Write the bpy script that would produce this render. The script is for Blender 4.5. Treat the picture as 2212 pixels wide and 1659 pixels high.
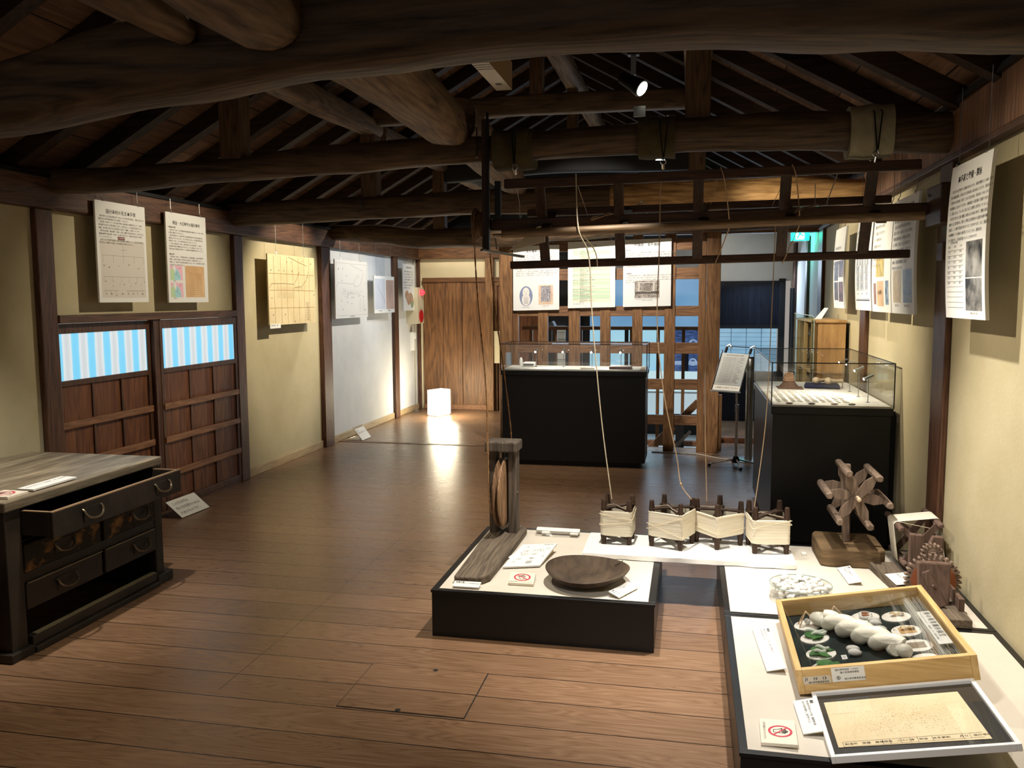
import bpy, bmesh, math, random
from mathutils import Vector, Matrix
S = bpy.context.scene
for o in list(bpy.data.objects): bpy.data.objects.remove(o, do_unlink=True)
COL = S.collection
PI = math.pi
rnd = random.Random(7)

def srgb(r, g, b, a=1.0):
    f = lambda c: (c/255/12.92) if c/255 <= .04045 else ((c/255+.055)/1.055)**2.4
    return (f(r), f(g), f(b), a)

# ------------------------------------------------------------ camera
YAW, PITCH, ROLL, FPX = 0.206286, 0.100557, 0.005132, 1840.2
cam_d = bpy.data.cameras.new('camera'); cam = bpy.data.objects.new('camera', cam_d); COL.objects.link(cam)
F = Vector((-math.sin(YAW)*math.cos(PITCH), math.cos(YAW)*math.cos(PITCH), -math.sin(PITCH)))
R0 = Vector((math.cos(YAW), math.sin(YAW), 0)); D0 = F.cross(R0)
Rr = math.cos(ROLL)*R0+math.sin(ROLL)*D0; Dd = -math.sin(ROLL)*R0+math.cos(ROLL)*D0
mw = Matrix((Rr, -Dd, -F)).transposed().to_4x4(); mw.translation = Vector((0, 0, 1.55))
cam.matrix_world = mw
cam_d.sensor_fit = 'HORIZONTAL'; cam_d.sensor_width = 36.0; cam_d.lens = 36.0*FPX/2212
cam_d.clip_start = .05; cam_d.clip_end = 100
S.camera = cam

# ------------------------------------------------------------ world, exposure
W = bpy.data.worlds.new('world'); S.world = W; W.use_nodes = True
W.node_tree.nodes['Background'].inputs[0].default_value = (1.0, .90, .80, 1)
W.node_tree.nodes['Background'].inputs[1].default_value = 0.145  # dim warm ambient fill, entering by the open end behind the camera
S.view_settings.view_transform = 'Standard'; S.view_settings.look = 'None'
S.view_settings.gamma = 1; S.view_settings.exposure = 1.25; S.view_settings.use_curve_mapping = False
S.cycles.use_denoising = True
S.cycles.max_bounces = 7; S.cycles.transparent_max_bounces = 12
S.cycles.sample_clamp_indirect = 4.0; S.cycles.caustics_reflective = False; S.cycles.caustics_refractive = False

WARM = (1.0, .87, .66); NEUT = (1.0, .93, .83); COOL = (.62, .80, 1.0)
def spot(name, loc, target, power, deg=60, blend=.6, col=WARM, size=.03):
    l = bpy.data.lights.new(name, 'SPOT'); l.energy = power; l.spot_size = math.radians(deg); l.spot_blend = blend
    l.color = col; l.shadow_soft_size = size
    o = bpy.data.objects.new(name, l); COL.objects.link(o); o.location = loc
    o.rotation_euler = (Vector(target)-Vector(loc)).to_track_quat('-Z', 'Y').to_euler(); return o
def area(name, loc, target, power, sx, sy, col=COOL):
    l = bpy.data.lights.new(name, 'AREA'); l.shape = 'RECTANGLE'; l.size = sx; l.size_y = sy; l.energy = power; l.color = col
    o = bpy.data.objects.new(name, l); COL.objects.link(o); o.location = loc
    o.rotation_euler = (Vector(target)-Vector(loc)).to_track_quat('-Z', 'Y').to_euler(); return o
# track spotlights hung in the roof, plus unseen fill spots added for brightness
spot('spot_table', (-.38, 4.0, 2.66), (-.45, 4.02, .2), 125, 60, .8, NEUT)
spot('spot_table_right', (.34, 4.05, 2.66), (.72, 3.45, .2), 130, 68, .8, NEUT)
spot('fill_front_table', (-.30, 1.6, 2.12), (.50, 3.2, .2), 60, 66, 1, (1,.95,.88), .08)  # unseen front fill added to brighten faces turned to the camera
spot('spot_star', (.1, 3.2, 2.6), (.9, 4.4, .5), 28, 36, .8, NEUT, .05)
spot('fill_far_door', (-2.9, 9.9, 2.7), (-3.2, 11.5, 1.7), 40, 60, .9, WARM)  # added fill for the cream plaster over the far door
spot('spot_left_posters', (-1.7, 5.9, 2.70), (-3.76, 5.45, 1.5), 62, 58, .7, WARM)
spot('spot_old_map', (-2.0, 7.5, 2.75), (-3.74, 7.5, 1.45), 120, 52, .6, WARM)
spot('spot_white_wall', (-1.9, 9.1, 2.75), (-3.74, 8.9, 1.35), 75, 66, .8, NEUT)
spot('spot_white_wall_far', (-2.3, 9.6, 2.75), (-3.74, 10.3, 1.6), 26, 64, .8, (.85, .92, 1.0))
spot('spot_lattice', (-1.0, 7.0, 2.75), (-1.0, 8.7, 1.65), 110, 80, .6, NEUT)
spot('spot_right_wall', (-.95, 5.75, 2.80), (1.2, 5.75, 1.35), 170, 46, .9, WARM)
spot('spot_right_far', (.0, 6.1, 2.0), (1.1, 7.2, 1.15), 55, 46, .8, WARM)
spot('spot_right_far_poster', (-.2, 7.2, 2.7), (1.2, 7.2, 1.6), 45, 60, .9, WARM)
spot('spot_far_beam', (.3, 5.9, 1.95), (.75, 6.45, 2.30), 9, 80, .9, WARM)
spot('spot_chest', (-2.4, 3.3, 2.6), (-3.1, 3.5, .7), 80, 60, .9, NEUT)
spot('spot_case_left', (-1.3, 7.0, 2.6), (-1.1, 7.8, .9), 30, 50, .8, NEUT)
spot('spot_case_right', (.4, 5.3, 2.75), (.85, 6.0, .9), 60, 45, .8, NEUT)
spot('spot_floor', (-1.7, 5.5, 2.75), (-1.7, 5.9, 0), 85, 88, 1, WARM)
spot('spot_right_near', (-.75, 3.85, 2.62), (1.22, 3.4, 1.15), 62, 62, 1, WARM)
spot('fill_floor_near', (-1.6, 3.3, 2.95), (-1.2, 2.7, 0), 66, 100, 1, WARM, .1)  # broad soft fill added to lift the near floor boards
spot('fill_stand', (.15, 6.9, 2.1), (.36, 8.0, .88), 60, 30, .8, NEUT)  # added fill aimed at the leaflet sheet
area('daylight_stairs', (-.8, 11.1, 1.5), (-.9, 8.7, .9), 8, 2.0, 1.2, COOL)
area('daylight_right_room', (.75, 10.6, 1.9), (.8, 9.6, .2), 6, .5, .5, COOL)
# ------------------------------------------------------------ materials
def newmat(name):
    m = bpy.data.materials.new(name); m.use_nodes = True
    nt = m.node_tree; return m, nt, nt.nodes['Principled BSDF']
def plain(name, col, rough=.6, metal=0, emit=None, estr=0, spec=None, alpha=None):
    m, nt, b = newmat(name)
    b.inputs['Base Color'].default_value = col; b.inputs['Roughness'].default_value = rough; b.inputs['Metallic'].default_value = metal
    if emit: b.inputs['Emission Color'].default_value = emit; b.inputs['Emission Strength'].default_value = estr
    if spec is not None: b.inputs['Specular IOR Level'].default_value = spec
    return m
def N(nt, t, **k):
    n = nt.nodes.new(t)
    for a, v in k.items():
        if a.startswith('i_'): n.inputs[a[2:].replace('_', ' ')].default_value = v
        else: setattr(n, a, v)
    return n
def ramp(nt, stops):
    r = nt.nodes.new('ShaderNodeValToRGB'); e = r.color_ramp.elements
    e[0].position, e[0].color = stops[0]; e[1].position, e[1].color = stops[-1]
    for p, c in stops[1:-1]:
        x = e.new(p); x.color = c
    return r
def mottled(name, c1, c2, scale=8, rough=.8, bump=.1, stretch=(1, 1, 1), detail=6, spec=.3, p0=.3, p1=.7, fine=None):
    m, nt, b = newmat(name); L = nt.links.new
    tc = N(nt, 'ShaderNodeTexCoord'); mp = N(nt, 'ShaderNodeMapping'); mp.inputs['Scale'].default_value = stretch
    L(tc.outputs['Object'], mp.inputs['Vector'])
    n = N(nt, 'ShaderNodeTexNoise', i_Scale=scale, i_Detail=detail, i_Roughness=.6); L(mp.outputs[0], n.inputs['Vector'])
    r = ramp(nt, [(p0, c1), (p1, c2)]); L(n.outputs['Fac'], r.inputs[0]); L(r.outputs[0], b.inputs['Base Color'])
    n2 = N(nt, 'ShaderNodeTexNoise', i_Scale=(fine or scale*5), i_Detail=5); L(mp.outputs[0], n2.inputs['Vector'])
    bp = N(nt, 'ShaderNodeBump', i_Strength=bump, i_Distance=.01); L(n2.outputs['Fac'], bp.inputs['Height']); L(bp.outputs[0], b.inputs['Normal'])
    b.inputs['Roughness'].default_value = rough; b.inputs['Specular IOR Level'].default_value = spec
    return m
def wood(name, c1, c2, axis='X', scale=1.0, rough=.6, bump=.35, spec=.35, mid=None, coat=0):
    """grain stretched along one object axis, with growth-ring bands and fine fibres"""
    m, nt, b = newmat(name); L = nt.links.new
    tc = N(nt, 'ShaderNodeTexCoord'); mp = N(nt, 'ShaderNodeMapping')
    s = {'X': (.9, 9, 9), 'Y': (9, .9, 9), 'Z': (9, 9, .9)}[axis]
    mp.inputs['Scale'].default_value = tuple(v*scale for v in s)
    L(tc.outputs['Object'], mp.inputs['Vector'])
    big = N(nt, 'ShaderNodeTexNoise', i_Scale=.9, i_Detail=3, i_Distortion=.6); L(mp.outputs[0], big.inputs['Vector'])
    mul = N(nt, 'ShaderNodeMath', operation='MULTIPLY'); mul.inputs[1].default_value = 9.0; L(big.outputs['Fac'], mul.inputs[0])
    fr = N(nt, 'ShaderNodeMath', operation='PINGPONG'); fr.inputs[1].default_value = .5; L(mul.outputs[0], fr.inputs[0])
    fib = N(nt, 'ShaderNodeTexNoise', i_Scale=5.5, i_Detail=7, i_Roughness=.65); L(mp.outputs[0], fib.inputs['Vector'])
    a = N(nt, 'ShaderNodeMath', operation='MULTIPLY_ADD'); a.inputs[1].default_value = .55; L(fr.outputs[0], a.inputs[0])
    L(fib.outputs['Fac'], a.inputs[2])
    r = ramp(nt, [(.32, c1), (.62, mid or tuple((x+y)/2 for x, y in zip(c1, c2))), (.92, c2)]); L(a.outputs[0], r.inputs[0]); L(r.outputs[0], b.inputs['Base Color'])
    bp = N(nt, 'ShaderNodeBump', i_Strength=bump, i_Distance=.006); L(a.outputs[0], bp.inputs['Height']); L(bp.outputs[0], b.inputs['Normal'])
    b.inputs['Roughness'].default_value = rough; b.inputs['Specular IOR Level'].default_value = spec
    b.inputs['Coat Weight'].default_value = coat; b.inputs['Coat Roughness'].default_value = .25
    return m
def glass(name, tint=(.994, .998, .996, 1), refl=.09, grey=.0):
    m = bpy.data.materials.new(name); m.use_nodes = True; nt = m.node_tree; nt.nodes.clear(); L = nt.links.new
    out = N(nt, 'ShaderNodeOutputMaterial'); tr = N(nt, 'ShaderNodeBsdfTransparent'); tr.inputs[0].default_value = tint
    gl = N(nt, 'ShaderNodeBsdfGlossy'); gl.inputs['Roughness'].default_value = .02
    lw = N(nt, 'ShaderNodeLayerWeight'); lw.inputs['Blend'].default_value = .35
    mr = N(nt, 'ShaderNodeMapRange'); mr.inputs['To Min'].default_value = refl*.35; mr.inputs['To Max'].default_value = min(1, refl*3.5)
    L(lw.outputs['Fresnel'], mr.inputs['Value'])
    mx = N(nt, 'ShaderNodeMixShader'); L(mr.outputs[0], mx.inputs[0]); L(tr.outputs[0], mx.inputs[1]); L(gl.outputs[0], mx.inputs[2]); L(mx.outputs[0], out.inputs[0])
    return m

# ------------------------------------------------------------ mesh collecting
WL = {}
class Fr:
    """flat (or slightly bowed) panel frame: u to the right, v up, n towards the viewer"""
    def __init__(s, o, u, v, bow=0, h=1):
        s.o, s.u, s.v = Vector(o), Vector(u).normalized(), Vector(v).normalized(); s.n = s.u.cross(s.v).normalized(); s.bow, s.h = bow, h
    def __call__(s, a, b, d=0):
        k = s.bow*(1-(2*b/s.h-1)**2) if s.bow else 0
        return s.o+s.u*a+s.v*b+s.n*(d-k)
class MB:
    def __init__(s): s.v = []; s.f = []
    def add(s, vs, fs):
        n = len(s.v); s.v += [Vector(p) for p in vs]; s.f += [tuple(i+n for i in f) for f in fs]; return s
    def box(s, x0, x1, y0, y1, z0, z1):
        return s.add([(x0,y0,z0),(x1,y0,z0),(x1,y1,z0),(x0,y1,z0),(x0,y0,z1),(x1,y0,z1),(x1,y1,z1),(x0,y1,z1)],
                     [(0,3,2,1),(4,5,6,7),(0,1,5,4),(1,2,6,5),(2,3,7,6),(3,0,4,7)])
    def bar(s, p, q, w, h, up=(0,0,1), w2=None, h2=None):
        """rectangular bar between p and q, w across, h along up"""
        p, q = Vector(p), Vector(q); d = (q-p).normalized(); up = Vector(up)
        a = d.cross(up).normalized(); b = a.cross(d).normalized(); w2 = w if w2 is None else w2; h2 = h if h2 is None else h2
        vs = [p+a*i*w/2+b*j*h/2 for i, j in ((-1,-1),(1,-1),(1,1),(-1,1))]+[q+a*i*w2/2+b*j*h2/2 for i, j in ((-1,-1),(1,-1),(1,1),(-1,1))]
        return s.add(vs, [(0,1,2,3),(7,6,5,4),(0,4,5,1),(1,5,6,2),(2,6,7,3),(3,7,4,0)])
    def tube(s, pts, r, n=8, caps=True):
        pts = [Vector(p) for p in pts]; rs = r if isinstance(r, (list, tuple)) else [r]*len(pts)
        base = len(s.v); a = None
        for i, p in enumerate(pts):
            d = (pts[min(i+1, len(pts)-1)]-pts[max(i-1, 0)]).normalized()
            if a is None: a = d.orthogonal().normalized()
            a = (a-d*a.dot(d)).normalized(); b = d.cross(a)
            s.v += [p+(a*math.cos(2*PI*k/n)+b*math.sin(2*PI*k/n))*rs[i] for k in range(n)]
        for i in range(len(pts)-1):
            for k in range(n):
                A = base+i*n+k; B = base+i*n+(k+1) % n; s.f.append((A, B, B+n, A+n))
        if caps:
            s.f.append(tuple(base+k for k in reversed(range(n)))); e = base+(len(pts)-1)*n; s.f.append(tuple(e+k for k in range(n)))
        return s
    def lathe(s, prof, c=(0,0,0), n=24, ax=(0,0,1), ex=1, ey=1):
        c = Vector(c); ax = Vector(ax).normalized(); a = ax.orthogonal().normalized() if abs(ax.z) < .99 else Vector((1,0,0)); b = ax.cross(a)
        base = len(s.v)
        for r, z in prof: s.v += [c+ax*z+(a*math.cos(2*PI*k/n)*ex+b*math.sin(2*PI*k/n)*ey)*r for k in range(n)]
        for i in range(len(prof)-1):
            for k in range(n):
                A = base+i*n+k; B = base+i*n+(k+1) % n; s.f.append((A, B, B+n, A+n))
        if prof[0][0] > 1e-6: s.f.append(tuple(base+k for k in reversed(range(n))))
        if prof[-1][0] > 1e-6:
            e = base+(len(prof)-1)*n; s.f.append(tuple(e+k for k in range(n)))
        return s
    def poly(s, pts, d):
        """prism: list of 3-D points (planar) pushed along vector d"""
        pts = [Vector(p) for p in pts]; d = Vector(d); n = len(pts)
        return s.add(pts+[p+d for p in pts], [tuple(reversed(range(n))), tuple(range(n, 2*n))]+[(i, (i+1) % n, (i+1) % n+n, i+n) for i in range(n)])
    def beam(s, secs, n=16, e=2.6, jit=.0, seed=1, axis='X'):
        """hewn log: sections (along, c1, c2, r1, r2); axis X: (x, y, z); axis Y: (y, x, z)"""
        rg = random.Random(seed); ph = [rg.uniform(0, 6.28) for _ in range(6)]
        base = len(s.v)
        for i, (t, c1, c2, r1, r2) in enumerate(secs):
            for k in range(n):
                a = 2*PI*(k+.5)/n; ca, sa = math.cos(a), math.sin(a)
                x = abs(ca)**(2/e)*(1 if ca > 0 else -1); z = abs(sa)**(2/e)*(1 if sa > 0 else -1)
                w = 1+jit*(math.sin(t*3.1+ph[0]+a*2)+.7*math.sin(t*7.3+ph[1]-a*3)+.5*math.sin(t*15+ph[2]+a*5))
                p = (t, c1+x*r1*w, c2+z*r2*w) if axis == 'X' else (c1+x*r1*w, t, c2+z*r2*w)
                s.v.append(Vector(p))
        m = len(secs)
        for i in range(m-1):
            for k in range(n):
                A = base+i*n+k; B = base+i*n+(k+1) % n; s.f.append((A, B, B+n, A+n))
        s.f.append(tuple(base+k for k in reversed(range(n)))); q = base+(m-1)*n; s.f.append(tuple(q+k for k in range(n)))
        return s
    def rect(s, fr, u0, v0, u1, v1, d=.0006, nv=1):
        for i in range(nv):
            a = v0+(v1-v0)*i/nv; b = v0+(v1-v0)*(i+1)/nv
            s.add([fr(u0,a,d), fr(u1,a,d), fr(u1,b,d), fr(u0,b,d)], [(0,1,2,3)])
        return s
    def slab(s, fr, u0, v0, u1, v1, t, nv=1, d0=0):
        n0 = len(s.v)
        for i in range(nv+1):
            b = v0+(v1-v0)*i/nv; s.v += [fr(u0,b,d0), fr(u1,b,d0), fr(u1,b,d0-t), fr(u0,b,d0-t)]
        for i in range(nv):
            A = n0+4*i
            for k in range(4): s.f.append((A+k, A+(k+1) % 4, A+4+(k+1) % 4, A+4+k))
        s.f.append((n0+3, n0+2, n0+1, n0)); e = n0+4*nv; s.f.append((e, e+1, e+2, e+3)); return s
    def line(s, fr, a, b, w, d=.0007):
        (x0, y0), (x1, y1) = a, b; L = math.hypot(x1-x0, y1-y0) or 1; nx, ny = -(y1-y0)/L*w/2, (x1-x0)/L*w/2
        return s.add([fr(x0-nx,y0-ny,d), fr(x1-nx,y1-ny,d), fr(x1+nx,y1+ny,d), fr(x0+nx,y0+ny,d)], [(0,1,2,3)])
    def pline(s, fr, pts, w, d=.0007):
        for a, b in zip(pts, pts[1:]): s.line(fr, a, b, w, d)
        return s
    def ring(s, fr, c, r0, r1, n=32, d=.0008, ex=1, ey=1):
        b = len(s.v)
        for k in range(n):
            a = 2*PI*k/n; s.v += [fr(c[0]+math.cos(a)*r0*ex, c[1]+math.sin(a)*r0*ey, d), fr(c[0]+math.cos(a)*r1*ex, c[1]+math.sin(a)*r1*ey, d)]
        for k in range(n):
            A = b+2*k; B = b+2*((k+1) % n); s.f.append((A, A+1, B+1, B))
        return s
    def disc(s, fr, c, r, n=28, d=.0008, ex=1, ey=1, a0=0, a1=2*PI):
        b = len(s.v); s.v += [fr(c[0]+math.cos(a0+(a1-a0)*k/n)*r*ex, c[1]+math.sin(a0+(a1-a0)*k/n)*r*ey, d) for k in range(n)]
        s.f.append(tuple(range(b, b+n))); return s
    def blob(s, c, r, n=10, m=7, rot=None, sq=1):
        """ellipsoid with radii r"""
        c = Vector(c); R = rot or Matrix.Identity(3); b = len(s.v)
        s.v.append(c+R @ Vector((0, 0, -r[2])))
        for i in range(1, m):
            t = -PI/2+PI*i/m
            for k in range(n):
                a = 2*PI*k/n; s.v.append(c+R @ Vector((r[0]*math.cos(t)*math.cos(a), r[1]*math.cos(t)*math.sin(a), r[2]*math.sin(t))))
        s.v.append(c+R @ Vector((0, 0, r[2]))); top = len(s.v)-1
        for k in range(n): s.f.append((b, b+1+(k+1) % n, b+1+k)); s.f.append((top, top-n+k, top-n+(k+1) % n))
        for i in range(m-2):
            for k in range(n):
                A = b+1+i*n+k; B = b+1+i*n+(k+1) % n; s.f.append((A, B, B+n, A+n))
        return s
    def text(s, fr, body, size, u, v, align='LEFT', d=.0007, sx=1, space=1.0, rot=0, bold=0, line=1.0):
        c = bpy.data.curves.new('t', 'FONT'); c.body = body; c.size = size; c.resolution_u = 1; c.align_x = align; c.align_y = 'TOP'
        c.space_line = line; c.space_character = space; c.offset = bold*size
        o = bpy.data.objects.new('t', c); COL.objects.link(o)
        dg = bpy.context.evaluated_depsgraph_get(); dg.update(); me = bpy.data.meshes.new_from_object(o.evaluated_get(dg))
        cr, sr = math.cos(rot), math.sin(rot)
        vs = []
        for p in me.vertices:
            x, y = p.co.x*sx, p.co.y; vs.append(fr(u+x*cr-y*sr, v+x*sr+y*cr, d))
        s.add(vs, [tuple(f.vertices) for f in me.polygons])
        bpy.data.objects.remove(o); bpy.data.curves.remove(c); bpy.data.meshes.remove(me); return s

def props(o, label=None, cat=None, group=None, kind=None):
    if label: o['label'] = label
    if cat: o['category'] = cat
    if group: o['group'] = group
    if kind: o['kind'] = kind
    return o
def thing(name, label, cat, loc=(0,0,0), group=None):
    o = bpy.data.objects.new(name, None); COL.objects.link(o); o.location = loc; o.empty_display_size = .05
    WL[o.name] = Vector(loc); return props(o, label, cat, group)
def mk(name, mb, mat, parent=None, smooth=False, bevel=0, label=None, auto=None):
    me = bpy.data.meshes.new(name)
    if parent is not None: off = WL[parent.name]
    else:
        xs = [p.x for p in mb.v]; ys = [p.y for p in mb.v]; zs = [p.z for p in mb.v]
        off = Vector(((min(xs)+max(xs))/2, (min(ys)+max(ys))/2, min(zs)))
    me.from_pydata([p-off for p in mb.v], [], mb.f); me.validate(); me.update()
    bm = bmesh.new(); bm.from_mesh(me); bmesh.ops.recalc_face_normals(bm, faces=bm.faces) if smooth or bevel or auto else None
    bm.to_mesh(me); bm.free()
    me.materials.append(mat)
    o = bpy.data.objects.new(name, me); COL.objects.link(o)
    if parent is not None: o.parent = parent
    else: o.location = off
    WL[o.name] = off
    if smooth:
        for p in me.polygons: p.use_smooth = True
        if auto is None: auto = 40
    if auto is not None:
        try: me.set_sharp_from_angle(angle=math.radians(auto))
        except Exception: pass
    if bevel:
        b = o.modifiers.new('bevel', 'BEVEL'); b.width = bevel; b.segments = 2; b.limit_method = 'ANGLE'; b.angle_limit = math.radians(40)
    if label: o['label'] = label
    return o
def top(name, mb, mat, label, cat, group=None, **k): return props(mk(name, mb, mat, None, **k), label, cat, group)
def struct(name, mb, mat, parent=None, **k):
    o = mk(name, mb, mat, parent, **k)
    if parent is None: o['kind'] = 'structure'
    return o
def dup(o, parent=None):
    c = o.copy(); COL.objects.link(c)
    if parent is not None: c.parent = parent
    WL[c.name] = WL.get(o.name, Vector((0,0,0)))
    for ch in [x for x in KIDS.get(o.name, [])]: dup_child(ch, c)
    return c
def dup_child(ch, par):
    c = ch.copy(); COL.objects.link(c); c.parent = par
    for g in KIDS.get(ch.name, []): dup_child(g, c)
KIDS = {}
def index_kids(o):
    KIDS[o.name] = [x for x in bpy.data.objects if x.parent == o]
    for x in KIDS[o.name]: index_kids(x)
# ------------------------------------------------------------ palette
c = srgb
M_BEAM = wood('old_beam', c(38,29,22), c(108,86,64), 'X', .8, .62, .5, .3)
M_BEAMY = wood('old_beam_lengthwise', c(50,38,28), c(136,110,84), 'Y', .8, .68, .5, .3)
M_STRUT = wood('strut_wood', c(44,32,23), c(108,82,58), 'Z', 1, .65, .4, .3)
M_PALE = wood('pale_lit_beam', c(104,70,38), c(206,164,108), 'X', .9, .65, .6, .3)  # lighter copy of the beam wood, warm light put into its colour
M_POST = wood('dark_post', c(48,28,18), c(104,70,50), 'Z', 1.2, .5, .3, .4)
M_RAILY = wood('dark_plate', c(50,32,22), c(106,74,54), 'Y', 1.1, .55, .35, .4)
M_RAILX = wood('dark_crosspiece', c(60,38,22), c(128,88,56), 'X', 1.1, .55, .35, .4)
M_LATV = wood('lattice_upright', c(84,56,34), c(150,110,72), 'Z', 1.2, .5, .3, .4)
M_LATH = wood('lattice_bar', c(84,56,36), c(150,110,76), 'X', 1.2, .5, .3, .4)
M_ROOF = wood('roof_board', c(78,50,34), c(150,108,78), 'Y', .5, .75, .3, .2)
M_RAFT = wood('rafter_wood', c(24,16,12), c(62,45,33), 'X', .8, .7, .4, .2)
M_DOOR = wood('door_board', c(70,38,22), c(132,84,52), 'Z', .8, .55, .3, .4)
M_BATT = wood('door_batten', c(108,72,48), c(160,116,84), 'Y', 1, .55, .3, .4)
M_PLANKD = wood('old_plank_door', c(70,45,28), c(140,99,62), 'Z', .7, .5, .4, .4)
M_TAN = mottled('tan_clay_plaster', c(178,167,134), c(190,179,148), 3, .9, .12, fine=60, spec=.15)
M_WHITEP = mottled('white_plaster', c(206,208,208), c(222,222,220), 2.5, .85, .08, fine=40, spec=.15)
M_CREAMP = mottled('cream_plaster', c(222,210,176), c(232,220,188), 3, .85, .08, spec=.15)
M_BASEB = wood('pale_baseboard', c(150,128,96), c(190,168,132), 'Y', 1, .5, .2, .4)
M_BLACKP = plain('black_panel', c(17,18,20), .38, spec=.4)
M_BLACKM = plain('black_metal', c(14,14,15), .45, .3)
M_CHROME = plain('chrome', c(205,208,210), .18, 1)
M_STEEL = plain('brushed_steel', c(150,152,150), .35, 1)
M_WHITE = plain('white_board', c(232,232,228), .55, spec=.3)
M_INK = plain('black_ink', c(28,26,26), .7, spec=.2)
M_INKG = plain('grey_ink', c(96,92,90), .7, spec=.2)
M_RED = plain('sign_red', c(196,48,74), .6)
M_GLASS = glass('clear_glass')
M_GLASSD = glass('dark_glass', (.80, .88, .86, 1), .16)
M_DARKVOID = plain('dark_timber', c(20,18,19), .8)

def floor_mat():
    m, nt, b = newmat('plank_floor'); L = nt.links.new
    tc = N(nt, 'ShaderNodeTexCoord'); sp = N(nt, 'ShaderNodeSeparateXYZ'); L(tc.outputs['Object'], sp.inputs[0])
    def math_(op, a, bb=None, cc=None):
        n = N(nt, 'ShaderNodeMath', operation=op)
        for i, x in enumerate((a, bb, cc)):
            if x is None: continue
            if isinstance(x, (int, float)): n.inputs[i].default_value = x
            else: L(x, n.inputs[i])
        return n.outputs[0]
    y = math_('DIVIDE', math_('SUBTRACT', sp.outputs['Y'], .1), .2)
    idx = math_('FLOOR', y); fr = math_('FRACT', y)
    edge = math_('MINIMUM', fr, math_('SUBTRACT', 1.0, fr)); gap = math_('LESS_THAN', edge, .013)
    # butt joint across the boards
    jx = math_('LESS_THAN', math_('ABSOLUTE', math_('ADD', sp.outputs['X'], 1.82)), .0025)
    jy = math_('GREATER_THAN', sp.outputs['Y'], 2.95); j = math_('MULTIPLY', math_('MULTIPLY', jx, jy), .6)
    gap = math_('MAXIMUM', gap, j)
    wn = N(nt, 'ShaderNodeTexWhiteNoise', noise_dimensions='1D'); L(idx, wn.inputs['W'])
    cmb = N(nt, 'ShaderNodeCombineXYZ'); L(math_('ADD', math_('MULTIPLY', sp.outputs['X'], 1.1), math_('MULTIPLY', wn.outputs['Value'], 37.0)), cmb.inputs[0])
    L(math_('MULTIPLY', fr, 1.6), cmb.inputs[1]); L(math_('MULTIPLY', idx, 3.7), cmb.inputs[2])
    n1 = N(nt, 'ShaderNodeTexNoise', i_Scale=1.0, i_Detail=2, i_Distortion=.3); L(cmb.outputs[0], n1.inputs['Vector'])
    rings = math_('PINGPONG', math_('MULTIPLY', n1.outputs['Fac'], 17.0), .5)
    cm2 = N(nt, 'ShaderNodeCombineXYZ'); L(math_('MULTIPLY', sp.outputs['X'], 2.0), cm2.inputs[0]); L(math_('MULTIPLY', sp.outputs['Y'], 60), cm2.inputs[1])
    n2 = N(nt, 'ShaderNodeTexNoise', i_Scale=1.6, i_Detail=6); L(cm2.outputs[0], n2.inputs['Vector'])
    a = math_('ADD', math_('MULTIPLY', rings, .7), math_('MULTIPLY', n2.outputs['Fac'], .7))
    r = ramp(nt, [(.25, c(116,88,66)), (.6, c(132,102,78)), (.95, c(148,118,92))]); L(a, r.inputs[0])
    hs = N(nt, 'ShaderNodeHueSaturation'); L(r.outputs[0], hs.inputs['Color']); L(math_('ADD', math_('MULTIPLY', wn.outputs['Value'], .2), .9), hs.inputs['Value'])
    mx = N(nt, 'ShaderNodeMix', data_type='RGBA'); L(gap, mx.inputs['Factor']); L(hs.outputs[0], mx.inputs['A']); mx.inputs['B'].default_value = c(26,16,11)
    L(mx.outputs['Result'], b.inputs['Base Color'])
    h = math_('SUBTRACT', math_('MULTIPLY', a, .25), math_('MULTIPLY', gap, 1.2))
    bp = N(nt, 'ShaderNodeBump', i_Strength=.35, i_Distance=.004); L(h, bp.inputs['Height']); L(bp.outputs[0], b.inputs['Normal'])
    rr = N(nt, 'ShaderNodeMapRange'); rr.inputs['From Min'].default_value = .2; rr.inputs['From Max'].default_value = .9
    rr.inputs['To Min'].default_value = .24; rr.inputs['To Max'].default_value = .40; L(a, rr.inputs['Value']); L(rr.outputs[0], b.inputs['Roughness'])
    b.inputs['Specular IOR Level'].default_value = .5
    return m
M_FLOOR = floor_mat()
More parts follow.
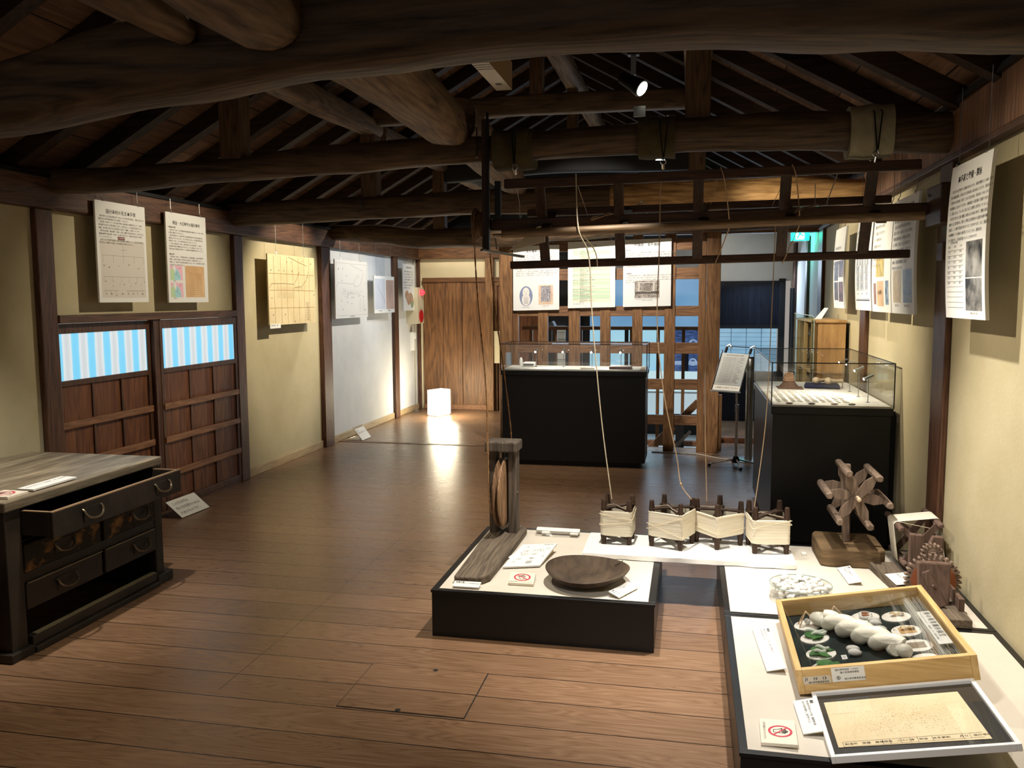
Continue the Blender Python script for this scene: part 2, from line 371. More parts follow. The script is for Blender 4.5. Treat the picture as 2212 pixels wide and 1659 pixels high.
def board_mat(name, base1, base2, coord, period, gapw, axis, gapcol, rough=.7, scale=.8):
    """boards side by side along one object axis with dark seams"""
    m = wood(name, base1, base2, axis, scale, rough, .3, .25); nt = m.node_tree; L = nt.links.new; b = nt.nodes['Principled BSDF']
    src = b.inputs['Base Color'].links[0].from_socket
    tc = N(nt, 'ShaderNodeTexCoord'); sp = N(nt, 'ShaderNodeSeparateXYZ'); L(tc.outputs['Object'], sp.inputs[0])
    d = N(nt, 'ShaderNodeMath', operation='DIVIDE'); d.inputs[1].default_value = period; L(sp.outputs[coord], d.inputs[0])
    f = N(nt, 'ShaderNodeMath', operation='FRACT'); L(d.outputs[0], f.inputs[0])
    l = N(nt, 'ShaderNodeMath', operation='LESS_THAN'); l.inputs[1].default_value = gapw/period; L(f.outputs[0], l.inputs[0])
    fl = N(nt, 'ShaderNodeMath', operation='FLOOR'); L(d.outputs[0], fl.inputs[0])
    wn = N(nt, 'ShaderNodeTexWhiteNoise', noise_dimensions='1D'); L(fl.outputs[0], wn.inputs['W'])
    mr = N(nt, 'ShaderNodeMapRange'); mr.inputs['To Min'].default_value = .75; mr.inputs['To Max'].default_value = 1.15; L(wn.outputs['Value'], mr.inputs['Value'])
    hs = N(nt, 'ShaderNodeHueSaturation'); L(src, hs.inputs['Color']); L(mr.outputs[0], hs.inputs['Value'])
    mx = N(nt, 'ShaderNodeMix', data_type='RGBA'); L(l.outputs[0], mx.inputs['Factor']); L(hs.outputs[0], mx.inputs['A']); mx.inputs['B'].default_value = gapcol
    L(mx.outputs['Result'], b.inputs['Base Color']); return m
M_ROOFB = board_mat('roof_boards', c(76,54,42), c(128,98,76), 'X', .30, .008, 'Y', c(14,9,7), .75, .5)

# ------------------------------------------------------------ floor
o = MB().box(-3.9, 1.35, -2.0, 8.84, -.06, 0); fl = struct('floor', o, M_FLOOR)
for p in fl.data.vertices: p.co += WL[fl.name]
fl.location = (0,0,0)
for (x0, x1, y0, y1) in ((-3.9, -1.93, 8.845, 11.6), (.29, 1.35, 8.845, 11.15)):
    o = struct('floor', MB().box(x0, x1, y0, y1, -.06, -.002), M_FLOOR)
    for p in o.data.vertices: p.co += WL[o.name]
    o.location = (0,0,0)
struct('trim_1', MB().box(-3.76, -1.93, 8.60, 8.66, 0, .003), M_LATH)
# ------------------------------------------------------------ walls
XL, XR = -3.76, 1.22
wl = MB()
wl.box(XL-.12, XL, -2, 4.47, 0, 2.15); wl.box(XL-.12, XL, 4.47, 6.52, 1.455, 2.15); wl.box(XL-.12, XL, 6.52, 8.45, 0, 2.15)
struct('wall_left', wl, M_TAN)
struct('wall_left_far', MB().box(XL-.12, XL, 8.45, 11.62, 0, 2.15), M_WHITEP)
struct('wall_right', MB().box(XR, XR+.12, -2, 8.5, 0, 2.5), M_TAN)
struct('wall_right_far', MB().box(XR, XR+.12, 8.5, 11.2, 0, 2.5), M_WHITEP)
struct('wall_back', MB().box(-3.76, -1.9, 11.5, 11.6, 1.83, 2.12).box(-3.76, -3.66, 11.5, 11.6, 0, 1.83), M_CREAMP)
# dark upper gable over the far wall
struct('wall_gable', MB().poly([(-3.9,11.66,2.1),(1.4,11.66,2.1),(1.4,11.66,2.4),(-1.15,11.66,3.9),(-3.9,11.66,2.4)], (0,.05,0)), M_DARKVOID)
struct('wall_back_right', MB().box(.27, 1.34, 11.0, 11.1, 1.745, 2.35), M_WHITEP)
# baseboards
struct('eave_light_stop_left', MB().box(-4.08, -3.98, -2, 11.7, 2.0, 2.4), M_DARKVOID)  # added boards that stop sky light leaking in at the eaves
struct('eave_light_stop_right', MB().box(1.36, 1.42, -2, 11.7, 2.0, 2.6), M_DARKVOID)
struct('baseboard_left', MB().box(XL, XL+.018, 6.66, 8.24, 0, .075), M_BASEB, bevel=.003)
struct('baseboard_left_far', MB().box(XL, XL+.018, 8.46, 10.43, 0, .075).box(XL, XL+.018, 10.60, 11.5, 0, .075), M_BASEB, bevel=.003)
struct('baseboard_back', MB().box(-3.66, -2.75, 11.44, 11.46, 0, .07), M_BATT, bevel=.003)
# wall plates, frieze
struct('trim_2', MB().box(XL-.1, XL+.07, -2, 11.6, 2.085, 2.29), M_RAILY, bevel=.012)
struct('trim_3', MB().box(XR-.03, XR+.05, -2, 8.6, 2.205, 2.46), board_mat('frieze_board', c(112,82,62), c(168,128,98), 'Y', .11, .003, 'Z', c(58,40,28), .6, 1), bevel=0)
struct('trim_4', MB().box(XR-.05, XR+.02, -2, 8.6, 2.175, 2.205), M_RAILY, bevel=.004)
# picture rails (black tracks)
struct('trim_5', MB().box(XR-.055, XR-.03, -2, 8.6, 2.425, 2.45), M_BLACKM)
struct('trim_6', MB().box(XL+.07, XL+.09, -2, 11.5, 2.262, 2.285), M_BLACKM)
# posts against the left wall
k = 7
for (y0, y1, d) in ((4.335, 4.47, .04), (6.535, 6.67, .04), (8.23, 8.45, .05), (10.44, 10.60, .04), (11.46, 11.6, .05)):
    struct('trim_%d' % k, MB().box(XL, XL+d, y0, y1, 0, 2.085), M_POST, bevel=.006); k += 1
for (y0, y1) in ((4.40, 4.61), (6.33, 6.52), (8.42, 8.66), (9.46, 9.60), (10.55, 10.75)):
    struct('trim_%d' % k, MB().box(XR-.03, XR, y0, y1, 0, 2.18), M_POST, bevel=.006); k += 1
# door opening on the left: lintel and jambs
struct('trim_%d' % k, MB().box(XL, XL+.05, 4.47, 6.535, 1.41, 1.46), M_RAILY, bevel=.004); k += 1
struct('trim_%d' % k, MB().box(XL-.10, XL+.03, 4.47, 6.535, 0, .02), M_RAILY); k += 1

def stripes_mat(y0, pitch, n):  # daylight stripes through an outside lattice, drawn as emission in the pane
    m, nt, b = newmat('frosted_pane'); L = nt.links.new
    tc = N(nt, 'ShaderNodeTexCoord'); sp = N(nt, 'ShaderNodeSeparateXYZ'); L(tc.outputs['Object'], sp.inputs[0])
    a = N(nt, 'ShaderNodeMath', operation='MULTIPLY_ADD'); a.inputs[1].default_value = 2*PI/pitch; a.inputs[2].default_value = y0; L(sp.outputs['Y'], a.inputs[0])
    s_ = N(nt, 'ShaderNodeMath', operation='SINE'); L(a.outputs[0], s_.inputs[0])
    nz = N(nt, 'ShaderNodeTexNoise', i_Scale=7, i_Detail=3); L(tc.outputs['Object'], nz.inputs['Vector'])
    ad = N(nt, 'ShaderNodeMath', operation='MULTIPLY_ADD'); ad.inputs[1].default_value = .5; L(nz.outputs['Fac'], ad.inputs[0]); L(s_.outputs[0], ad.inputs[2])
    r = ramp(nt, [(.0, c(196,202,206)), (.42, c(222,230,234)), (.62, c(118,212,246)), (1, c(92,204,250))])
    mr = N(nt, 'ShaderNodeMapRange'); mr.inputs['From Min'].default_value = -1; mr.inputs['From Max'].default_value = 1.6; L(ad.outputs[0], mr.inputs['Value'])
    L(mr.outputs[0], r.inputs[0]); L(r.outputs[0], b.inputs['Emission Color']); b.inputs['Emission Strength'].default_value = .39
    b.inputs['Base Color'].default_value = c(120,124,126); b.inputs['Roughness'].default_value = .4
    return m
def low_door(n, y0, y1, x, lab_lock):
    r = thing('door_%d' % n, None, None, (x, (y0+y1)/2, .02)); r['kind'] = 'structure'
    t = .03; zt, zs0, zs1 = 1.405, 1.345, 1.055
    f = MB().box(x-t, x, y0, y0+.035, .02, zt).box(x-t, x, y1-.035, y1, .02, zt).box(x-t, x, y0+.035, y1-.035, zs0, zt).box(x-t, x, y0+.035, y1-.035, 1.02, zs1).box(x-t, x, y0+.035, y1-.035, .02, .07)
    struct('frame', f, M_POST, r, bevel=.003)
    w = (y1-y0-.07)/3
    b = MB()
    for i in range(3): b.box(x-.022, x-.014-.003*(i % 2), y0+.036+i*w, y0+.034+(i+1)*w-.004, .07, 1.02)
    struct('board_panel', b, M_DOOR, r)
    g = MB()
    for i in range(1, 3): g.box(x-.016, x-.005, y0+.035+i*w-.009, y0+.035+i*w+.009, .07, 1.02)
    struct('cover_strip', g, M_POST, r, bevel=.002)
    for z in (.255, .51, .755): struct('batten', MB().box(x-.014, x+.012, y0+.01, y1-.01, z, z+.045), M_BATT, r, bevel=.004)
    p = struct('window_pane', MB().box(x-.018, x-.010, y0+.035, y1-.035, zs1, zs0), stripes_mat(.9 if n == 1 else 2.4, .148 if n == 1 else .158, 6), r)
    return r
low_door(1, 4.475, 5.41, XL+.0, 0); low_door(2, 5.47, 6.53, XL+.035, 1)
struct('trim_%d' % k, MB().box(XL-.02, XL+.03, 5.41, 5.50, .02, 1.41), M_POST, bevel=.004); k += 1
for (py, pz) in ((4.93, 1.347), (5.03, 1.347)):
    pass
# ------------------------------------------------------------ far wall on the left: plank door, posts, beam
struct('trim_%d' % k, MB().box(-3.72, -2.3, 11.38, 11.55, 2.095, 2.26), M_RAILX, bevel=.01); k += 1
struct('trim_%d' % k, MB().box(-3.66, -2.3, 11.42, 11.5, 1.775, 1.835), M_RAILX, bevel=.004); k += 1
d3 = thing('door_3', None, None, (-3.2, 11.46, 0)); d3['kind'] = 'structure'
for i, (a, b_) in enumerate(((-3.66, -3.375), (-3.37, -3.10), (-3.095, -2.755))):
    struct('plank', MB().box(a, b_, 11.455-.006*(i % 2), 11.49, .07, 1.775), M_PLANKD, d3, bevel=.003)
struct('trim_%d' % k, MB().box(-2.75, -2.64, 11.38, 11.5, 0, 2.10), M_LATV, bevel=.006); k += 1
d4 = thing('door_4', None, None, (-2.3, 11.46, 0)); d4['kind'] = 'structure'
struct('plank', MB().box(-2.62, -2.0, 11.47, 11.5, 0, 1.72), M_DOOR, d4)
struct('frame', MB().box(-2.64, -2.60, 11.44, 11.5, 0, 1.78).box(-2.60, -2.0, 11.44, 11.5, 1.72, 1.78), M_LATV, d4, bevel=.003)
struct('wall_stair_left', MB().box(-2.66, -2.52, 11.40, 11.43, .66, 1.10), M_CREAMP)
# ------------------------------------------------------------ lattice screen
struct('trim_%d' % k, MB().box(-1.935, -1.80, 8.62, 8.78, 0, 2.17), M_LATV, bevel=.006); k += 1
struct('trim_%d' % k, MB().box(.15, .285, 8.62, 8.76, 0, 2.20), M_LATV, bevel=.006); k += 1
struct('trim_%d' % k, MB().box(-1.95, 1.2, 8.64, 8.76, 2.165, 2.27), M_RAILX, bevel=.006); k += 1
lat = thing('lattice_screen', 'brown timber lattice screen of upright and cross bars behind the black glass case', 'lattice screen', (-.86, 8.7, 0))
for a, b_ in ((-1.80, -1.745), (-1.54, -1.437), (-1.22, -1.105), (-.897, -.793), (-.574, -.472), (-.255, -.148), (.076, .148)):
    mk('upright', MB().box(a, b_, 8.672, 8.722, .0, 2.165), M_LATV, lat, bevel=.004)
for a, b_ in ((.265, .364), (.623, .73), (.985, 1.098), (1.362, 1.464), (1.728, 1.842), (2.015, 2.128)):
    mk('crossbar', MB().box(-1.80, .148, 8.682, 8.712, a, b_), M_LATH, lat, bevel=.003)
# stairwell behind it
struct('trim_%d' % k, MB().box(-1.93, .30, 8.845, 8.90, -.25, -.002), M_LATH); k += 1
struct('floor_lower', MB().box(-1.93, .3, 8.9, 11.3, -.30, -.25), plain('pale_landing', c(196,204,208), .6))
sr = thing('stair_railing', 'slim brown railing round the stairwell behind the lattice screen', 'railing', (-.8, 9.7, -.25))
mk('top_rail', MB().box(-1.9, .24, 9.66, 9.74, 1.185, 1.225), M_LATH, sr, bevel=.003)
mk('bottom_rail', MB().box(-1.9, .24, 9.66, 9.74, -.12, -.06), M_BATT, sr, bevel=.003)
for i in range(7):
    x = -1.80+i*.288+(.01 if i == 5 else 0); mk('baluster', MB().box(x-.018, x+.018, 9.68, 9.72, -.25, 1.185), M_LATV, sr)
mk('handrail', MB().bar((-.44, 9.55, -.16), (.10, 9.55, .40), .05, .075), M_LATV, sr, bevel=.004)
mk('handrail', MB().bar((-.30, 9.35, -.25), (.02, 9.35, .10), .03, .03), M_STEEL, sr)
mk('newel', MB().box(-.14, -.05, 9.42, 9.50, -.25, .22), M_DARKVOID, sr)
nb = top('newel_post', MB().box(.285, .325, 8.77, 8.82, 0, .57), M_LATV, 'short brown post end right of the lattice screen, behind the leaflet stand', 'post', bevel=.004)
# far side of the stairwell: daylight panes, pale siding, dark timber, a blue mural
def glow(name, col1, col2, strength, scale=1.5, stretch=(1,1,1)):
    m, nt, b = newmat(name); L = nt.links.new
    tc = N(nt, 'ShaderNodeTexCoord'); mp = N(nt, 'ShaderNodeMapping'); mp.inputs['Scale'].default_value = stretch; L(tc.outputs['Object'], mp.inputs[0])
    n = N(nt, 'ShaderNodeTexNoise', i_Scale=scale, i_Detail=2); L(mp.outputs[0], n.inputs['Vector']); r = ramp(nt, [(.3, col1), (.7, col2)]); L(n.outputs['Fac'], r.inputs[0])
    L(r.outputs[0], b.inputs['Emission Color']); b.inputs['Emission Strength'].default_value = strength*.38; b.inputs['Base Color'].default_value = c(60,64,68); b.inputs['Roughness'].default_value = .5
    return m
M_SKY = glow('sky_pane', c(96,146,190), c(132,178,214), .95)
M_SKY2 = glow('sky_pane_bright', c(140,200,228), c(176,222,238), 1.0)
w1 = thing('window_1', None, None, (-.6, 11.3, 1.2)); w1['kind'] = 'structure'
struct('pane', MB().box(-1.36, .26, 11.28, 11.29, 1.16, 1.86), M_SKY, w1)
struct('pane', MB().box(-1.36, -.30, 11.28, 11.29, .0, 1.16), M_SKY2, w1)
struct('frame', MB().box(-1.36, .26, 11.24, 11.28, 1.15, 1.17).box(-1.36, -1.30, 11.23, 11.27, 0, 1.9).box(-.84, -.79, 11.23, 11.27, 0, 1.16).box(-.33, -.28, 11.23, 11.27, 0, 1.16), M_DARKVOID, w1)
struct('wall_stair_back', MB().box(-1.93, -1.36, 11.3, 11.36, -.25, 2.1).box(-1.36, .3, 11.30, 11.36, 1.86, 2.3).box(-1.36, .3, 11.30, 11.36, -.25, .62), M_DARKVOID)
struct('wall_stair_upper', MB().box(-1.36, .28, 11.26, 11.29, 1.86, 2.20), mottled('grey_plaster', c(140,140,140), c(160,160,160), 3, .9))
struct('wall_stair_siding', MB().box(-1.74, -1.62, 11.2, 11.22, .55, 1.18), board_mat('white_siding', c(196,196,190), c(214,214,208), 'Z', .09, .008, 'X', c(120,120,116), .8, 1))
mh = thing('model_roof', 'small grey tiled model roof seen through the lattice above the glass case', 'model roof', (-1.83, 10.9, 1.10))
mk('roof', MB().poly([(-1.95,10.85,1.17),(-1.70,10.85,1.17),(-1.74,10.85,1.25)], (0,.2,0)), plain('roof_tile', c(92,96,100), .8), mh)
for i in range(4): mk('post', MB().box(-1.92+i*.055, -1.915+i*.055, 10.9, 10.91, .95, 1.17), M_STEEL, mh)
# mural of a stone house in blue, its light put into emissive colours
mu = thing('wall_mural', 'deep blue printed mural of a stone building behind the lattice screen', 'mural', (-.02, 11.18, .6))
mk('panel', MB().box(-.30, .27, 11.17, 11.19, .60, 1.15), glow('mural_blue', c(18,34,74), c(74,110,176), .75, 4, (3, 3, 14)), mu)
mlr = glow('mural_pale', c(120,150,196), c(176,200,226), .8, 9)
mf = Fr((-.30, 11.168, .60), (1,0,0), (0,0,1))
for u, v, r in ((.34, .36, .055), (.34, .12, .05)): mk('wheel', MB().ring(mf, (u, v), r*.55, r, 24, .002), mlr, mu)
mk('ledge', MB().rect(mf, .0, .255, .57, .285, .002).rect(mf, .0, .08, .57, .13, .002), mlr, mu)
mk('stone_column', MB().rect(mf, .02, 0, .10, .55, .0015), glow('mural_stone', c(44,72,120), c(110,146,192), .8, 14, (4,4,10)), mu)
mk('dark_figure', MB().rect(mf, .235, .0, .285, .26, .003), plain('mural_dark', c(18,24,46), .8), mu)
lw = thing('deck_glow_panel', None, None, (-.02, 11.15, 0)); lw['kind'] = 'structure'  # lit lower deck drawn as upright glowing panels, no window there
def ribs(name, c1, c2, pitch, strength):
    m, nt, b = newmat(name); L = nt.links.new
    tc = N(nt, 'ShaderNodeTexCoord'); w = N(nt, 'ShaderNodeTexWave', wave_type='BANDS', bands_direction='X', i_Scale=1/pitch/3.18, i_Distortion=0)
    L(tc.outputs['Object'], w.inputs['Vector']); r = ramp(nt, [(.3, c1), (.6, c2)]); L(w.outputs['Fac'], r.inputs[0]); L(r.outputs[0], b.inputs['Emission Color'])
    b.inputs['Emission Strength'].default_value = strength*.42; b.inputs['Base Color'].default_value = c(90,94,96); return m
struct('ribbed_deck_glow', MB().box(-1.3, .27, 11.14, 11.15, .34, .60), ribs('ribbed_deck_glow', c(168,206,214), c(206,228,232), .02, 1.0), lw)
struct('pane', MB().box(-1.3, .27, 11.12, 11.13, .05, .34), glow('pale_deck_glow', c(180,206,216), c(206,222,228), .9), lw)  # plain part of the same lit deck, its glow put into the colour
struct('deck_ledge', MB().box(-1.3, .27, 11.08, 11.14, .32, .34), plain('deck_ledge_white', c(200,206,208), .5), lw)

# ------------------------------------------------------------ back of the right-hand room
d5 = thing('door_5', None, None, (.68, 10.95, 0)); d5['kind'] = 'structure'
M_NAVY = board_mat('blue_black_boards', c(18,20,30), c(34,36,48), 'X', .17, .004, 'Z', c(8,8,12), .5, .8)
struct('board_panel', MB().box(.30, 1.06, 10.95, 10.99, 1.18, 1.745), M_NAVY, d5)
struct('board_panel', MB().box(.30, 1.06, 10.95, 10.99, 0, .62), M_NAVY, d5)
struct('frame', MB().box(1.06, 1.13, 10.90, 11.0, 0, 1.77).box(.30, 1.06, 10.92, 10.99, 1.16, 1.20).box(.30, 1.06, 10.92, 10.99, .60, .63), M_DARKVOID, d5)
pp = struct('shoji_paper', MB().box(.32, 1.045, 10.96, 10.965, .63, 1.16), glow('shoji_paper', c(120,168,200), c(158,198,222), .95, 2), d5)
g = MB()
for i in range(1, 4): g.box(.32+i*.181-.003, .32+i*.181+.003, 10.952, 10.96, .63, 1.16)
for i in range(1, 10): g.box(.32, 1.045, 10.952, 10.96, .63+i*.053-.0015, .63+i*.053+.0015)
struct('shoji_grid', g, plain('shoji_grid', c(96,132,160), .7), d5)
w3 = thing('window_3', None, None, (1.18, 10.2, 1.0)); w3['kind'] = 'structure'
struct('pane', MB().box(1.205, 1.215, 10.78, 10.95, .75, 1.45), M_SKY2, w3)
struct('pane', MB().box(1.20, 1.213, 10.62, 10.72, .62, 1.62), M_SKY2, w3)
g = MB().box(1.17, 1.20, 10.72, 10.80, .6, 1.65).box(1.17, 1.20, 10.55, 10.61, .6, 1.65)
for z in (.75, .92, 1.09, 1.26, 1.43): g.box(1.185, 1.2, 10.6, 10.95, z-.008, z+.008)
struct('frame', g, M_DARKVOID, w3)
struct('trim_%d' % k, MB().box(.29, 1.2, 9.3, 9.42, -.0, .05), M_DOOR); k += 1
hx = MB().poly([(-1.30,2.915,.0005),(-.80,2.915,.0005),(-.80,3.30,.0005),(-1.30,3.30,.0005)], (0,0,.0025))
h_ = struct('trim_hatch', hx, M_FLOOR)
for p in h_.data.vertices: p.co += WL[h_.name]
h_.location = (0,0,0)
struct('trim_hatch_gap', MB().box(-1.304,-.796,2.911,2.915,0,.001).box(-1.304,-.796,3.30,3.304,0,.001).box(-1.304,-1.30,2.915,3.30,0,.001).box(-.80,-.796,2.915,3.30,0,.001).lathe([(.011,.0025),(.011,.0035)], (-1.06,2.925,0), 14).lathe([(.011,.0025),(.011,.0035)], (-1.02,3.285,0), 14), M_DARKVOID)
top('stand_edge', MB().box(-3.3, -2.832, 2.70, 2.86, 0, .40), M_DOOR, 'brown wooden stand edge just showing at the left picture edge before the chest', 'stand', bevel=.005)
# ------------------------------------------------------------ roof: boards, rafters, ridge
SL = .555
zl = lambda x: 2.37+SL*(x+3.76)
zr = lambda x: 2.50+SL*(1.22-x)
XRG = -1.153; ZRG = zl(XRG)
def rotated(o, xs):  # re-origin so that object X runs along the slope
    return o
y0, y1 = -2.0, 11.75
struct('ceiling', MB().poly([(-4.1,y0,zl(-4.1)),(XRG,y0,ZRG),(XRG,y0,ZRG+.03),(-4.1,y0,zl(-4.1)+.03)], (0,y1-y0,0)), M_ROOFB)
struct('ceiling', MB().poly([(1.6,y0,zr(1.6)),(XRG,y0,ZRG),(XRG,y0,ZRG+.03),(1.6,y0,zr(1.6)+.03)], (0,y1-y0,0)), M_ROOFB)
nrm = Vector((-SL,0,1)).normalized(); 
yl = [1.42+.465*i for i in range(22)]; yr = [1.66+.545*i for i in range(19)]
a = None
for y in yl:
    if a is None:
        a = top('rafter', MB().bar((-4.05,y,zl(-4.05)-.052), (XRG,y,ZRG-.052), .085, .10, up=nrm), M_RAFT, 'dark rafter under the sloping roof boards, left side', 'rafter', 'rafters of the left roof slope')
    else:
        b = a.copy(); COL.objects.link(b); b.location.y += y-yl[0]
nrm2 = Vector((SL,0,1)).normalized(); a = None
for y in yr:
    if a is None:
        a = top('rafter', MB().bar((XRG+.005,y,ZRG-.052), (1.5,y,zr(1.5)-.052), .085, .10, up=nrm2), M_RAFT, 'dark rafter under the sloping roof boards, right side', 'rafter', 'rafters of the right roof slope')
    else:
        b = a.copy(); COL.objects.link(b); b.location.y += y-yr[0]
def beamX(name, y, secs, ry, label, mat=None, e=3.0, jit=.03, seed=1):
    # secs: x, bottom, top
    out = []
    for i in range(len(secs)-1):
        (xa, ba, ta), (xb, bb, tb) = secs[i], secs[i+1]
        for q in range(6):
            t = q/6; t2 = t*t*(3-2*t)
            bo = ba+(bb-ba)*t2; to = ta+(tb-ta)*t2; out.append((xa+(xb-xa)*t, y, (bo+to)/2, ry, (to-bo)/2))
    x, bo, to = secs[-1]; out.append((x, y, (bo+to)/2, ry, (to-bo)/2))
    return top(name, MB().beam(out, 20, e, jit, seed), mat or M_BEAM, label, 'beam', smooth=True)
beamX('roof_beam', 2.34, [(-3.72,2.06,2.26),(-2.9,2.02,2.22),(-2.13,2.062,2.262),(-1.55,2.135,2.36),(-.98,2.185,2.42),(-.487,2.205,2.45),(-.03,2.2,2.45),(.40,2.17,2.43),(.79,2.145,2.42),(1.2,2.14,2.42)], .115,
      'huge arched hewn beam crossing the top of the room, nearest of all', e=3.4, jit=.025, seed=3)
beamX('roof_beam', 4.50, [(-3.72,2.185,2.325),(-3.3,2.175,2.32),(-2.59,2.215,2.345),(-1.87,2.24,2.395),(-1.30,2.262,2.41),(-1.08,2.265,2.405),(-.5,2.275,2.425),(-.04,2.285,2.445),(.5,2.27,2.455),(1.19,2.225,2.42)], .09,
      'rounded log beam with three cloths draped over its right half', e=2.4, jit=.03, seed=5)
beamX('roof_beam', 6.52, [(-3.72,2.15,2.34),(-2.5,2.18,2.36),(-1.6,2.195,2.385),(-.6,2.19,2.40)], .10,
      'dark log beam behind the draped one, left half ending under the lengthwise log', e=2.4, jit=.03, seed=8)
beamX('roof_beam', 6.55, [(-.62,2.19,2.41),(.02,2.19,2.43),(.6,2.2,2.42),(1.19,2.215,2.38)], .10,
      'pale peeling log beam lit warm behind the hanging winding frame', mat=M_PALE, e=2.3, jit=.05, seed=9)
beamX('roof_beam', 8.50, [(-3.72,2.17,2.32),(-3.2,2.12,2.31),(-2.7,2.06,2.27),(-2.1,2.06,2.26),(-1.2,2.12,2.30),(0,2.17,2.33),(1.19,2.2,2.34)], .10,
      'crooked dark log beam farthest back, just before the lattice screen', e=2.2, jit=.06, seed=12)
beamX('tie_beam', 6.52, [(-2.45,2.90,3.04),(-1.9,2.905,3.06),(-1.3,2.93,3.075),(-.5,2.925,3.075),(-.04,2.92,3.07)], .06,
      'squared upper tie beam high between two struts, under the ridge post', e=5, jit=.012, seed=21)
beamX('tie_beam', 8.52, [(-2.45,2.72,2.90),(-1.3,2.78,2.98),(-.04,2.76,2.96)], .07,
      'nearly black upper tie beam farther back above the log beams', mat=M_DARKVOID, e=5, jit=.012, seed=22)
def beamY(name, x, secs, label, mat=None, e=2.2, jit=.04, seed=1, n=18, cat='log'):
    out = []
    for i in range(len(secs)-1):
        A, B = secs[i], secs[i+1]
        for q in range(6):
            t = q/6; t2 = t*t*(3-2*t); out.append(tuple(A[j]+(B[j]-A[j])*(t if j == 0 else t2) for j in range(5)))
    out.append(secs[-1])
    return top(name, MB().beam([(s[0], x+s[1], s[2], s[3], s[4]) for s in out], n, e, jit, seed, axis='Y'), mat or M_BEAMY, label, cat, smooth=True)
# secs: y, dx, z, rx, rz
beamY('lengthwise_log', -1.13, [(-1.2,0,2.40,.11,.12),(1.4,0,2.345,.11,.115),(2.14,.0,2.315,.10,.105),(2.225,0,2.31,.09,.085)], 'thick lengthwise log at the top left ending on the nearest beam', seed=31)
beamY('lengthwise_log', -1.40, [(-.6,-.02,2.44,.07,.07),(1.2,0,2.34,.06,.06),(2.12,.015,2.295,.05,.048),(2.20,.02,2.285,.035,.035)], 'thinner pale-tipped log left of the thick one, ending above the nearest beam', seed=32)
beamY('lengthwise_log', -1.24, [(2.35,.02,2.54,.13,.12),(3.0,-.02,2.50,.14,.13),(3.7,.0,2.47,.13,.125),(4.25,.0,2.44,.115,.11),(4.42,.0,2.43,.09,.08)], 'heavy hewn log running back from the nearest beam to the draped beam', seed=33, e=2.8)
beamY('lengthwise_log', -1.30, [(4.60,.03,2.52,.12,.11),(5.4,0,2.47,.125,.115),(6.1,0,2.42,.11,.105),(6.40,0,2.40,.085,.075)], 'hewn log behind the draped beam with its rounded tip over the winding frame', seed=34, e=2.6)
beamY('purlin', -2.50, [(2.2,0,2.88,.08,.08),(4.45,0,2.88,.08,.08),(5.6,0,2.885,.085,.085),(6.62,0,2.90,.075,.07)], 'squared purlin under the left rafters, nearer one, its end lit', seed=35, e=3.5, jit=.02, cat='purlin')
beamY('purlin', -2.50, [(6.7,0,2.88,.075,.075),(8.7,0,2.90,.08,.07),(11.6,0,2.9,.08,.07)], 'purlin under the left rafters, farther one beyond the lit end', seed=36, e=3, jit=.03, cat='purlin')
beamY('purlin', .02, [(-.5,0,2.98,.075,.075),(4.45,0,2.98,.08,.08),(8.6,0,3.0,.08,.07),(11,0,3.0,.07,.07)], 'long purlin under the rafters of the right slope', seed=37, e=3.2, jit=.02, cat='purlin')
beamY('ridge_purlin', XRG, [(-1,0,3.66,.09,.08),(5,0,3.65,.09,.08),(11.6,0,3.66,.09,.08)], 'ridge log at the very top of the roof', seed=38, e=3, jit=.02, cat='purlin')
def strut(x, y, z0, z1, w, label, mat=None): top('strut', MB().box(x-w/2, x+w/2, y-w/2, y+w/2, z0, z1), mat or M_STRUT, label, 'strut', bevel=.006)
strut(-2.52, 4.48, 2.33, 2.82, .125, 'square strut standing on the left part of the draped log beam')
strut(.02, 4.52, 2.42, 2.93, .125, 'square strut on the draped log beam between its middle and right cloths')
strut(-2.50, 6.52, 2.35, 2.83, .125, 'square strut under the lit purlin end, on the second log beam')
strut(.03, 6.55, 2.40, 2.93, .12, 'square strut on the pale log beam, seen under the draped beam')
strut(-2.52, 8.50, 2.25, 2.84, .12, 'square strut on the crooked farthest log beam, left side')
strut(-1.16, 6.52, 3.06, 3.60, .10, 'ridge post standing on the upper tie beam behind the white ridge tablet')
strut(.02, 8.50, 2.30, 2.95, .12, 'square strut on the farthest log beam, right side')
strut(-1.16, 8.52, 2.95, 3.6, .10, 'ridge post on the nearly black tie beam')
strut(-1.86, 6.30, 2.6, 2.66, .02, 'tiny wooden peg on the second log beam') if False else None
# iron cramps
for (x, y, z, lab) in ((-2.52, 6.40, 2.32, 'thin iron cramp on the second log beam below its strut'), (-1.10, 4.40, 2.34, 'thin iron cramp beside the heavy log on the draped beam')):
    top('iron_cramp', MB().tube([(x, y, z-.06), (x+.004, y-.02, z-.06), (x+.004, y-.02, z+.09), (x, y, z+.09)], .004, 6), M_BLACKM, lab, 'iron cramp')
